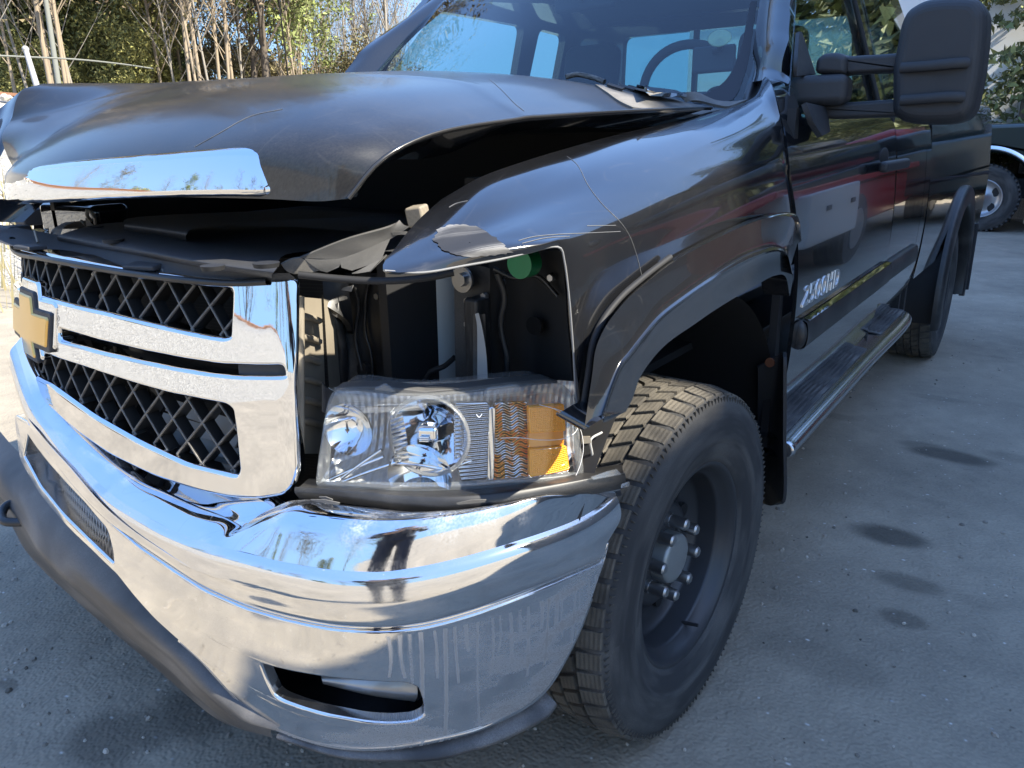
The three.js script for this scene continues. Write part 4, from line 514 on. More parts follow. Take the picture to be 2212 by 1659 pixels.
// black filler strip between headlight and bumper, broken at its outer end
{ const up = [Y(640, 1054, .775), Y(700, 1056, .775), Y(790, 1061, .774), Y(870, 1068, .772), Y(960, 1070, .772), Y(1060, 1063, .77), Y(1180, 1047, .768), Y(1290, 1030, .766), Y(1348, 1022, .765)], fr = [Y(636, 1062, .768), Y(700, 1069, .766), Y(790, 1080, .762), Y(870, 1089, .76), Y(960, 1094, .758), Y(1060, 1087, .757), Y(1180, 1070, .754), Y(1290, 1052, .75), Y(1352, 1040, .748)], lo = fr.map((p) => p.clone().add(V(-.006, -.018, -.012)));
  const s = P('filler_strip', [loft([up.map((p) => p.clone().add(V(-.03, -.01, -.05))), up, up.map((p, i) => p.clone().lerp(fr[i], .5).add(V(0, .005, 0))), fr, lo], 80, 20)], M.plasticSemi); s.userData.label = 'black filler strip below the headlight';
  P('broken_piece', [slab([[Y(1275, 1030, .77), Y(1310, 1018, .775), Y(1332, 1013, .78)], [Y(1280, 1036, .765), Y(1318, 1028, .768), Y(1340, 1022, .77)]], .004), slab([[Y(1342, 1046, .752), Y(1358, 1040, .752)], [Y(1340, 1051, .745), Y(1356, 1049, .745)]], .004)], M.lensRim, s);
  for (const [a, b, c, d] of [[672, 1078, 735, 1085], [690, 1072, 720, 1078], [985, 1086, 1050, 1078]]) P('torn_piece', slab([[Y(a, b, .772), Y((a + c) / 2, (b + d) / 2 - 3, .776), Y(c, d, .772)], [Y(a + 4, b + 3, .77), Y((a + c) / 2, (b + d) / 2 + 4, .77), Y(c - 3, d + 5, .768)]], .002), M.bracket, s);
}
// ---------------------------------------------------------------- cab, doors, bed
const prof = [[.47, .9], [.5, .935], [.56, .962], [.66, .985], [.8, .998], [.95, 1.002], [1.1, .996], [1.2, .984], [1.26, .970], [1.3, .953], [1.318, .935], [1.325, .905]];
const profX = (y) => { for (let i = 1; i < prof.length; i++) if (y <= prof[i][0]) { const [y0, x0] = prof[i - 1], [y1, x1] = prof[i]; return x0 + (x1 - x0) * (y - y0) / (y1 - y0); } return .905; };
const zFront = (y) => { const T = [[.47, -.55], [.6, -.53], [.9, -.507], [1.0, -.49], [1.088, -.466], [1.16, -.43], [1.232, -.415], [1.266, -.43], [1.3, -.452], [1.33, -.48]]; let i = 1; while (i < T.length - 1 && y > T[i][0]) i++; const [a, p] = T[i - 1], [b, q] = T[i]; return p + (q - p) * (y - a) / (b - a) - .004; };
const side = (z0, z1, rise = 0, y0 = 0) => slab(loftRows(prof.filter(([y]) => y >= y0).map(([y, x]) => Array.from({ length: 6 }, (_, i) => V(x, y + rise * ss(1.0, 1.3, y) * i / 5, (typeof z0 === 'function' ? z0(y) : z0) + ((typeof z1 === 'function' ? z1(y) : z1) - (typeof z0 === 'function' ? z0(y) : z0)) * i / 5))), 12, 60), .01);
const door = P('door', side(zFront, -1.628, .05), M.paint); door.userData.label = 'glossy black front door on the driver side';
const rearDoor = P('door', side(-1.636, -2.24, .01), M.paint); rearDoor.position.y = .045;
P('cab_corner', side(-2.246, -2.37, .0), M.paint).position.y = .05;
P('door_shadow', [bx(.02, .85, .03, .955, .92, -.508, 0), bx(.02, .85, .03, .955, .92, -1.632, 0), bx(.02, .85, .03, .955, .92, -2.243, 0), bx(.02, .85, .04, .955, .92, -2.385, 0)], M.black);
P('rocker', [bx(.06, .1, 1.95, .9, .45, -1.42, .02), bx(1.6, .02, 4.6, 0, .42, -2.3, 0)], M.black);
// body side mouldings; a chrome strip stands in for their top highlight
{ const mould = (z0, z1, y0, y1) => { const pr = [[-.004, .04], [.016, .036], [.022, .02], [.022, -.02], [.014, -.036], [-.004, -.04]]; return loft(pr.map(([dx, dy]) => [V(profX(y0) + dx, y0 + dy, z0), V(profX(y1) + dx, y1 + dy, z1)]), 2, 18); };
  const m = P('side_moulding', [mould(-.575, -1.62, .79, .8), at(new THREE.SphereGeometry(1, 16, 12).scale(.022, .04, .016), profX(.79), .79, -.575)], M.plasticSemi, door); P('side_moulding', mould(-1.645, -2.2, .755, .755), M.plasticSemi, rearDoor);
  P('moulding_trim', loft([[V(profX(.83) + .003, .8325, -.585), V(profX(.84) + .003, .8425, -1.62)], [V(profX(.83) + .021, .829, -.585), V(profX(.84) + .021, .839, -1.62)]], 2, 3), M.chrome, door); }
const font = await new FontLoader().loadAsync('fonts/droid/droid_sans_regular.typeface.json');
{ const t = new TextGeometry('2500HD', { font, size: .05, depth: .002, curveSegments: 8, bevelEnabled: true, bevelThickness: .002, bevelSize: .0012, bevelSegments: 2 }); t.computeBoundingBox(); const w = t.boundingBox.max.x; t.scale(.36 / w, 1, 1); t.applyMatrix4(new THREE.Matrix4().set(1, .12, 0, 0, 0, 1, 0, 0, 0, 0, 1, 0, 0, 0, 0, 1)); t.rotateY(Math.PI / 2); const p = X(1733, 664, 1.004); t.translate(1.001, p.y, p.z + .0); const b = P('door_badge', t, M.badge, door); b.userData.label = 'chrome 2500HD lettering'; }
{ const a = X(1892, 364, 1.0), b = X(1944, 350, 1.0); P('handle', [bx(.03, .034, Math.abs(a.z - b.z), 1.02, (a.y + b.y) / 2, (a.z + b.z) / 2, .012)], M.plastic, door); P('handle_cup', at(new THREE.SphereGeometry(1, 24, 12).scale(.006, .03, .07), profX(a.y + .02) + .002, a.y + .03, (a.z + b.z) / 2 + .02), M.black, door); P('lock', cyl(.011, .011, .008, profX(1.25) + .002, a.y + .05, a.z - .07, 0, 0, Math.PI / 2), M.chrome, door); }
// greenhouse: side glass, pillars, roof
const gx = (y) => .93 - (y - 1.33) * .31;
const G = (u, v) => { let p = X(u, v, .85); for (let i = 0; i < 6; i++) p = X(u, v, gx(p.y)); return p; };
const up = (p, q, y) => { const t = (y - p.y) / (q.y - p.y); const r = p.clone().lerp(q, t); r.x = gx(y); return r; };
const aF = [G(1708, 177), G(1721, 0)], bF = [G(1889, 215), G(1838, 0)], bR = [G(1903, 205), G(1856, 0)], cF = [G(1950, 110), G(1912, 0)], cR = [G(1975, 110), G(1936, 0)];
const sheet = (l, r, y0, y1, dx = 0) => [y0, (y0 + y1) / 2, y1].map((y) => [up(l[0], l[1], y).add(V(dx, 0, 0)), up(r[0], r[1], y).add(V(dx, 0, 0))]);
P('door_glass', slab(sheet(aF, bF, 1.315, 1.83), .004), M.glass, door);
P('door_glass', slab(sheet(bR, cF, 1.28, 1.83), .004), M.glass, rearDoor);
P('pillar', slab(sheet(bF, [bR[0], bR[1]], 1.32, 1.86, .008), .03), M.paint); P('pillar', slab(sheet(cF, cR, 1.33, 1.86, .008), .03), M.paint);
P('pillar_seal', tube([up(...bF, 1.33).add(V(.012, 0, .01)), up(...bF, 1.8).add(V(.012, 0, .01))], .008, 4, 6), M.black);
{ const inn = [X(1636, 192, .785), X(1643, 160, .775), X(1647, 120, .765), X(1651, 83, .752), X(1656, 40, .735), X(1661, 0, .718), V(.615, 1.87, -1.22)], out = [X(1704, 205, .895), X(1707, 178, .883), X(1710, 130, .878), X(1713, 90, .862), X(1717, 45, .845), X(1722, 0, .83), V(.745, 1.87, -1.27)];
  const mid = inn.map((p, i) => p.clone().lerp(out[i], .45).add(V(.012, .006, .02)));
  P('pillar', slab(loftRows([inn, mid, out], 40, 16), .03), M.paint);
  P('pillar', slab(loftRows([inn, mid, out].map((c) => c.map((p) => V(-p.x, p.y, p.z))), 40, 16), .03), M.paint);
  const t0 = [X(1601, 221, .778), X(1611, 190, .772), X(1624, 150, .762), X(1633, 80, .735), X(1643, 0, .7)], t1 = [X(1614, 223, .805), X(1630, 196, .793), X(1644, 158, .776), X(1651, 83, .752), X(1661, 0, .718)], tm = t0.map((p, i) => p.clone().lerp(t1[i], .5).add(V(.004, .004, .006)));
  P('windscreen_trim', loft([t0, tm, t1], 40, 8), M.plasticSemi);
  P('door_corner', slab(loftRows([[X(1648, 165, .796), X(1663, 173, .862), X(1675, 202, .905), X(1683, 235, .928), X(1690, 264, .944), X(1695, 292, .958)], [X(1680, 172, .862), X(1690, 182, .888), X(1700, 212, .918), X(1708, 245, .94), X(1714, 275, .953), X(1719, 300, .962)], [X(1709, 176, .888), X(1714, 192, .905), X(1724, 225, .93), X(1734, 258, .948), X(1744, 285, .957), X(1752, 305, .965)]], 24, 10), .006), M.paint, door); }
const wsL = [V(.79, 1.35, -.615), V(.77, 1.46, -.755), V(.745, 1.56, -.87), V(.71, 1.68, -1.0), V(.63, 1.86, -1.2)], wsM = [V(0, 1.36, -.43), V(0, 1.47, -.57), V(0, 1.585, -.71), V(0, 1.71, -.87), V(0, 1.9, -1.1)];
const wsQ = wsL.map((p, i) => V(p.x * .6, p.y * .55 + wsM[i].y * .45, p.z * .42 + wsM[i].z * .58));
const mir = (c) => c.map((p) => V(-p.x, p.y, p.z));
const windscreen = P('windscreen', loft([wsL, wsQ, wsM, mir(wsQ), mir(wsL)], 24, 40), M.screen); windscreen.userData.label = 'dusty windscreen';
scene.updateMatrixWorld(true);
{ const fi = [[1490, 214], [1524, 203], [1559, 182], [1580, 156], [1592, 130], [1601, 104], [1612, 50], [1621, 4]].map(([u, v]) => onMesh(u, v, windscreen, .0015)), fo = [[1500, 224], [1545, 222], [1580, 217], [1594, 200], [1605, 172], [1615, 140], [1626, 70], [1635, 4]].map(([u, v]) => onMesh(u, v, windscreen, .0015)); if (fi.every(Boolean) && fo.every(Boolean)) P('frit', loft([fi, fo], 40, 6), M.fritBlack, windscreen); else console.log('frit missed', fi.map((p) => !!p).join(), fo.map((p) => !!p).join()); }
P('frit', slab(loftRows([[V(.74, 1.36, -.65), V(.4, 1.365, -.52), V(0, 1.365, -.46), V(-.4, 1.365, -.52), V(-.74, 1.36, -.65)], [V(.71, 1.40, -.69), V(.4, 1.40, -.56), V(0, 1.395, -.495), V(-.4, 1.4, -.56), V(-.71, 1.4, -.69)]], 24, 4), .002), M.black, windscreen);
P('roof', [slab(loftRows([[V(-.66, 1.87, -1.2), V(0, 1.91, -1.09), V(.66, 1.87, -1.2)], [V(-.76, 1.88, -1.5), V(0, 1.955, -1.45), V(.76, 1.88, -1.5)], [V(-.77, 1.86, -2.3), V(0, 1.94, -2.36), V(.77, 1.86, -2.3)]], 16, 14), .05)], M.paint);
P('cab_lining', [loft([[V(-.68, 1.83, -1.25), V(.68, 1.83, -1.25)], [V(-.7, 1.86, -1.8), V(.7, 1.86, -1.8)], [V(-.68, 1.83, -2.28), V(.68, 1.83, -2.28)]], 4, 6)], M.cloth);
// rear wall with its sliding window, far side wall with its windows
const frameWall = (pts, holes, th) => { const s = new THREE.Shape(pts.map((p) => new THREE.Vector2(...p))); for (const h of holes) s.holes.push(new THREE.Path(rounded(h.map((p) => new THREE.Vector2(...p)), .04))); return new THREE.ExtrudeGeometry(s, { depth: th, bevelEnabled: false }); };
P('rear_wall', at(frameWall([[-.86, .7], [.86, .7], [.86, 1.5], [.74, 1.88], [-.74, 1.88], [-.86, 1.5]], [[[-.47, 1.44], [.66, 1.44], [.62, 1.765], [-.46, 1.765]]], .04), 0, 0, -2.36), M.paint);
P('rear_window', at(new THREE.BoxGeometry(1.14, .35, .004), .09, 1.6, -2.34), M.tealGlass); P('window_divider', [bx(.022, .34, .03, -.075, 1.6, -2.33, .004), bx(.022, .34, .03, .36, 1.6, -2.33, .004)], M.black);
{ const g = frameWall([[.55, .6], [2.34, .6], [2.34, 1.88], [1.22, 1.88], [.66, 1.36], [.55, 1.3]], [[[.84, 1.34], [1.9, 1.36], [1.86, 1.80], [1.24, 1.80], [1.02, 1.62]], [[2.0, 1.37], [2.28, 1.39], [2.24, 1.79], [1.99, 1.80]]], .04), p = g.attributes.position; for (let i = 0; i < p.count; i++) { const z = -p.getX(i), y = p.getY(i), t = p.getZ(i); p.setXYZ(i, -(gx(Math.max(1.3, y)) - t), y, z); } g.computeVertexNormals(); P('side_wall', g, M.paint);
  P('far_glass', loft([[V(-gx(1.33) + .02, 1.33, -.82), V(-gx(1.33) + .02, 1.33, -2.3)], [V(-gx(1.81) + .02, 1.81, -1.25), V(-gx(1.81) + .02, 1.81, -2.3)]], 4, 3), M.tealGlass); }
// dashboard, steering wheel, seats, satnav
P('dashboard', [slab(loftRows([[V(-.72, 1.33, -.66), V(0, 1.35, -.53), V(.72, 1.33, -.66)], [V(-.74, 1.33, -.9), V(0, 1.36, -.8), V(.74, 1.33, -.9)], [V(-.74, 1.27, -1.08), V(0, 1.29, -1.02), V(.74, 1.27, -1.08)], [V(-.74, .9, -1.02), V(0, .9, -1.0), V(.74, .9, -1.02)]], 20, 20), .02), at(new THREE.SphereGeometry(1, 24, 12, 0, 6.3, 0, 1.57).scale(.2, .07, .14), .4, 1.33, -.98)], M.dash);
{ const w = at(new THREE.TorusGeometry(.19, .016, 12, 48), 0, 0, 0, .38, 0, 0); w.translate(.40, 1.40, -1.22); P('steering_wheel', [w, bx(.2, .09, .05, .40, 1.385, -1.21, .03, .38), bx(.36, .03, .02, .4, 1.39, -1.215, .01, .38)], M.cloth); }
for (const x of [-.42, .42]) P('seat', [bx(.5, .62, .14, x, 1.18, -1.83, .06, -.2), bx(.28, .2, .11, x, 1.6, -1.94, .05, -.15), bx(.5, .16, .5, x, .86, -1.6, .06), bx(.02, .12, .02, x - .06, 1.48, -1.91, 0), bx(.02, .12, .02, x + .06, 1.48, -1.91, 0)], M.cloth);
P('rear_bench', [bx(1.5, .5, .12, 0, 1.12, -2.24, .05, -.1)], M.cloth);
P('mirror_inside', [bx(.24, .06, .03, 0.02, 1.74, -1.12, .02), cyl(.008, .008, .08, 0.02, 1.78, -1.1)], M.black);
scene.updateMatrixWorld(true);
{ const c = onMesh(1555, 74, windscreen, -.012) ?? V(.5, 1.58, -.83), n = V(.2, .66, .72).normalize(), q = new THREE.Quaternion().setFromUnitVectors(V(0, 1, 0), n), mk = (g) => { g.applyQuaternion(q); g.translate(c.x, c.y, c.z); return g; };
  const sn = P('satnav_mount', mk(new THREE.LatheGeometry([[.0005, -.012], [.012, -.012], [.016, -.006], [.03, -.003], [.033, 0], [.03, .002], [.0005, .003]].map((a) => new THREE.Vector2(...a)), 32)), M.suction);
  const d = D(1542, 128, 1).sub(EYE).normalize().multiplyScalar(c.distanceTo(EYE) + .06).add(EYE); P('satnav', [bx(.125, .075, .02, d.x + .0, d.y, d.z, .008, -.15, .15, .05), tube([c.clone().addScaledVector(n, -.012), c.clone().lerp(d, .5).add(V(0, 0, -.02)), d.clone().add(V(0.0, .02, .015))], .009, 10, 8)], M.plastic); P('suction_core', mk(cyl(.013, .013, .004, 0, -.0145, 0)), M.black, sn); }
// cowl, wiper
P('cowl', [slab(loftRows([[V(-.8, 1.35, -.4), V(0, 1.365, -.38), V(.5, 1.355, -.4), V(.78, 1.335, -.5)], [V(-.78, 1.352, -.62), V(0, 1.362, -.45), V(.5, 1.358, -.5), V(.775, 1.355, -.64)]], 30, 6), .01)], M.dusty);
P('cowl_end', slab(loftRows([[X(1464, 205, .71), X(1501, 203, .73), X(1541, 220, .765), X(1580, 224, .79), X(1614, 220, .81)], [X(1480, 218, .72), X(1510, 222, .75), X(1540, 230, .785), X(1570, 235, .81), X(1592, 229, .82)]], 24, 6), .006), M.dusty);
P('wiper', [tube([X(1222, 166, .5), X(1245, 161, .52), X(1278, 167, .56), X(1306, 177, .6)], .006, 20, 6)], M.dusty);
// towing mirror
{ const outl = (px, z, r) => { const s = rounded(px.map(([u, v]) => { const p = Z(u, v, z); return new THREE.Vector2(p.x, p.y); }), r); if (THREE.ShapeUtils.isClockWise(s)) s.reverse(); return new THREE.Shape(s); };
  const ext = (px, z, d, r, b) => { const g = new THREE.ExtrudeGeometry(outl(px, z, r), { depth: d, bevelEnabled: true, bevelThickness: b, bevelSize: b * .8, bevelOffset: -b * .8, bevelSegments: 6, curveSegments: 8 }); g.translate(0, 0, z - d - b * .4); return g; };
  const head = [[1946, 52], [1960, 22], [1996, 0], [2050, -8], [2112, -6], [2133, 22], [2132, 75], [2122, 162], [2106, 235], [2090, 258], [2058, 268], [1990, 270], [1950, 263], [1928, 246], [1928, 150], [1936, 108]];
  const m = P('towing_mirror', [ext(head, -.72, .08, .025, .035)], M.plastic); m.userData.label = 'large black extended towing mirror';
  P('mirror_arm', [ext([[1812, 122], [1909, 117], [1945, 114], [1950, 154], [1834, 160], [1812, 160]], -.735, .05, .01, .012), ext([[1760, 160], [1764, 128], [1780, 115], [1812, 113], [1830, 122], [1829, 162]], -.72, .07, .015, .018)], M.plastic, m);
  P('mirror_arm', [ext([[1764, 228], [1819, 222], [1950, 213], [1950, 252], [1921, 253], [1809, 257], [1775, 256], [1764, 245]], -.735, .05, .01, .012)], M.plastic, m);
  P('mirror_ridge', [tube([Z(1946, 147, -.69), Z(2010, 142, -.678), Z(2060, 137, -.678), Z(2090, 136, -.695)], .012, 24, 8), tube([Z(1946, 217, -.69), Z(2010, 212, -.678), Z(2050, 209, -.678), Z(2080, 210, -.695)], .012, 24, 8)].map((g) => { const p = g.attributes.position; for (let i = 0; i < p.count; i++) p.setZ(i, -.69 + (p.getZ(i) + .69) * .55); g.computeVertexNormals(); return g; }), M.plastic, m);
  { const p = Z(1708, 164, -.68), q = Z(1819, 226, -.68); P('mirror_base', [bx(q.x - p.x + .03, p.y - q.y, .12, (p.x + q.x) / 2 - .015, (p.y + q.y) / 2, -.74, .022, 0, .12, 0)], M.plastic, m); }
  P('mirror_sail', [slab([[G(1710, 72), G(1716, 74)], [G(1706, 120), G(1731, 120)], [G(1703, 168), G(1746, 164)]].map((r) => r.map((p) => p.add(V(.01, 0, 0)))), .01), slab([[X(1719, 227, .96), X(1768, 236, .945)], [X(1734, 268, .98), X(1770, 268, .96)], [X(1754, 298, .985), X(1773, 290, .975)]].map((r) => r.map((p) => p.add(V(.012, 0, 0)))), .012)], M.plastic, m);
  P('sail_slot', [[1724, 121], [1726, 145]].map(([u, v]) => bx(.004, .004, .022, ...G(u, v).add(V(.016, 0, 0)).toArray(), .001)), M.black, m); }
// running board
{ const xs = [[.86, .51], [.895, .53], [.905, .534], [1.005, .534], [1.026, .531], [1.039, .522], [1.043, .508], [1.038, .496], [1.02, .488], [.92, .486]], zs = [-.462, -.466, -.5, -1.3, -2.1, -2.16, -2.2], sh = [.02, .0, 0, 0, 0, .03, .1];
  const rb = P('running_board', [loft(xs.map(([x, y]) => zs.map((z, i) => V(x - (x > .95 ? sh[i] * (x - .9) * 6 : 0), y + .03 * (-z - .4) / 1.8, z))), 40, 40)], M.chromeDull); rb.userData.label = 'chrome running board with black tread pads';
  P('bracket', [bx(.2, .05, .05, .88, .45, -.7, .01), bx(.2, .05, .05, .88, .46, -1.9, .01)], M.black, rb);
  const yb = (z) => .5375 + .03 * (-z - .4) / 1.8;
  for (const [z0, z1] of [[-.51, -1.45], [-1.68, -2.14]]) { P('tread_pad', slab(loftRows([.912, .93, .98, 1.003].map((x, k) => [z0, (z0 + z1) / 2, z1].map((z) => V(x, yb(z) + (k === 0 || k === 3 ? -.004 : 0), z))), 20, 8), .004), M.plasticDust, rb);
    const rib = []; for (let i = 0; i < 5; i++) rib.push(slab([[V(.924 + i * .0155, yb(z0) + .003, z0 - .02), V(.924 + i * .0155, yb(z1) + .003, z1 + .02)], [V(.931 + i * .0155, yb(z0) + .003, z0 - .02), V(.931 + i * .0155, yb(z1) + .003, z1 + .02)]], .003)); P('tread_rib', rib, M.plasticDust, rb); } }
// cargo bed
P('cargo_bed', [side(-2.395, -4.86, 0, .62)].map((g) => { const p = g.attributes.position; for (let i = 0; i < p.count; i++) { const y = p.getY(i), z = p.getZ(i); const dz = z + 3.655, r = Math.hypot(dz, y - .42); if (y > 1.15) p.setY(i, y + (y - 1.15) * .75); if (r < .5) { const s = .5 / Math.max(r, .01); p.setZ(i, -3.655 + dz * s); p.setY(i, .42 + (y - .42) * s); } } g.computeVertexNormals(); return g; }).concat([bx(1.8, .5, .04, 0, 1.15, -4.84, .01), bx(1.8, .5, .04, 0, 1.15, -2.41, .01), bx(.04, .5, 2.4, -.95, 1.15, -3.63, .01)]), M.paint).userData.label = 'black cargo bed side with flared rear arch';
{ const A = (x, r) => Array.from({ length: 28 }, (_, i) => { const a = -.25 + (Math.PI + .5) * i / 27; return V(x, .42 + r * Math.sin(a), -3.655 + r * Math.cos(a)); });
  P('wheel_arch_flare', [loft([A(.998, .58), A(1.02, .575), A(1.032, .56), A(1.036, .53), A(1.036, .52), A(1.03, .47), A(1.0, .46), A(.9, .46)], 60, 40)], M.plasticSemi); P('wheel_well', [loft([A(.99, .5), A(.6, .5)], 30, 3), bx(.02, .9, 1.0, .6, .8, -3.655, 0)], M.black);
  P('mud_flap', bx(.22, .42, .012, .94, .53, -4.2, .02, .05), M.plastic); }
// ---- wheels
const lathe = (pts, n = 96) => { const g = new THREE.LatheGeometry(pts.map(([r, a]) => new THREE.Vector2(r, a)), n); g.rotateZ(-Math.PI / 2); return g; };
function makeWheel() {
  const w = new THREE.Group(); w.name = 'wheel'; truck.add(w);
  const sw = [[.224, .098], [.229, .108], [.24, .117], [.246, .1165], [.252, .1205], [.268, .126], [.274, .1258], [.279, .1283]]; for (let i = 0; i < 9; i++) sw.push([.284 + i * .0065, .1303 + (i % 2) * .0016 - Math.abs(i - 3) * .0003]); sw.push([.345, .128], [.358, .1245], [.37, .119], [.38, .112], [.3845, .104], [.386, .09]);
  const prof2 = [...sw, [.387, .0], ...sw.slice().reverse().map(([r, a]) => [r, -a])];
  P('tyre', lathe(prof2, 128), M.rubber, w);
  const blocks = [], N = 52, r = rng(8);
  const block = (a0, a1, th, dth, skew, h, taper = 0) => { const R0 = .383, R1 = .383 + h, e = .82, ring = (R, k) => [[a0, th], [a1, th + skew], [a1, th + skew + dth], [a0, th + dth]].map(([a, t]) => { const am = (a0 + a1) / 2, tm = th + skew / 2 + dth / 2; const aa = am + (a - am) * k, tt = tm + (t - tm) * k, RR = R - taper * Math.max(0, (aa - .085)) / .03; return V(aa, RR * Math.sin(tt), RR * Math.cos(tt)); });
    const b = ring(R0, 1), t = ring(R1 - .0012, .985), t2 = ring(R1, .94), g = [], f = (p, q, s, u) => { g.push(p, q, s, p, s, u); };
    for (let i = 0; i < 4; i++) { const j = (i + 1) % 4; f(b[i], b[j], t[j], t[i]); f(t[i], t[j], t2[j], t2[i]); } f(t2[0], t2[1], t2[2], t2[3]);
    const bg = new THREE.BufferGeometry(); bg.setAttribute('position', new THREE.Float32BufferAttribute(g.flatMap((p) => p.toArray()), 3)); bg.setAttribute('uv', new THREE.Float32BufferAttribute(g.flatMap((p) => [p.x, Math.atan2(p.y, p.z) * .39]), 2)); bg.computeVertexNormals(); blocks.push(bg); };
  for (let i = 0; i < N; i++) { const t = i / N * Math.PI * 2, s = Math.PI * 2 / N; for (const m of [1, -1]) { block(m > 0 ? .066 : -.114, m > 0 ? .114 : -.066, t + (m > 0 ? 0 : .3 * s), s * .8, s * .12 * m, .012, .012); block(m > 0 ? .022 : -.058, m > 0 ? .058 : -.022, t + s * .3, s * .76, s * .4 * m, .0115); } block(-.016, .016, t + s * .55, s * .74, s * .3, .0115); }
  for (let i = 0; i < 150; i++) { const a = i / 150 * Math.PI * 2; blocks.push(at(new THREE.BoxGeometry(.004, .018 + (i % 3) * .004, .0025), .1195, .366 * Math.sin(a), .366 * Math.cos(a), -a + Math.PI / 2, 0, 0)); }
  P('tread', blocks, M.tread, w);
  P('rim', [lathe([[.218, .085], [.224, .099], [.232, .104], [.234, .108], [.230, .111], [.222, .108], [.212, .094], [.207, .082], [.2, .078], [.196, .07], [.195, .03], [.19, .022], [.182, .012], [.168, .0], [.15, -.002], [.136, .008], [.122, .028], [.112, .036], [.104, .036], [.03, .036]], 96), lathe([[.215, .07], [.215, -.1]], 48)], M.blackSteel, w);
  P('hub_cap', lathe([[.058, .034], [.058, .062], [.054, .07], [.044, .073], [.0005, .074]], 48), M.hubGrey, w);
  for (let i = 0; i < 8; i++) { const a = i / 8 * Math.PI * 2 + .2, y = .0826 * Math.sin(a), z = .0826 * Math.cos(a); P('lug_nut', [at(new THREE.CylinderGeometry(.0138, .0138, .046, 6, 1), .058, y, z, 0, 0, -Math.PI / 2), at(new THREE.CylinderGeometry(.0105, .0138, .004, 6, 1), .083, y, z, 0, 0, -Math.PI / 2), at(new THREE.CylinderGeometry(.015, .0165, .008, 20, 1), .04, y, z, 0, 0, -Math.PI / 2)], M.steel, w); }
  for (let i = 0; i < 8; i++) { const a = i / 8 * Math.PI * 2 + .5; P('hand_hole', at(new THREE.CylinderGeometry(.017, .017, .014, 20).scale(1, 1, 1.3), .0045, .152 * Math.sin(a), .152 * Math.cos(a), a, 0, -Math.PI / 2), M.black, w); }
  P('valve', cyl(.004, .0045, .04, .088, -.188, -.05, 0, 0, -Math.PI / 2 + .2), M.black, w);
  return w;
}
const wheel = makeWheel(); wheel.position.set(.866, .393, 0); wheel.rotation.y = -.052; wheel.userData.label = 'front wheel with black steel rim, eight lug nuts and chunky tread';
{ const w2 = wheel.clone(); truck.add(w2); w2.position.set(.858, .393, -3.655); w2.rotation.set(.7, 0, 0); w2.userData = {}; const w3 = wheel.clone(); truck.add(w3); w3.position.set(-.86, .393, 0); w3.rotation.set(0, Math.PI, 0); w3.userData = {}; const w4 = wheel.clone(); truck.add(w4); w4.position.set(-.86, .393, -3.655); w4.rotation.set(0, Math.PI, 0); w4.userData = {}; }
P('chassis', [bx(.1, .16, 5.0, .45, .55, -1.9, .02), bx(.1, .16, 5.0, -.45, .55, -1.9, .02), cyl(.06, .06, 1.5, 0, .42, 0, 0, 0, Math.PI / 2), cyl(.07, .07, 1.5, 0, .4, -3.655, 0, 0, Math.PI / 2), bx(1.2, .14, .08, 0, .55, .55, .02)], M.black);
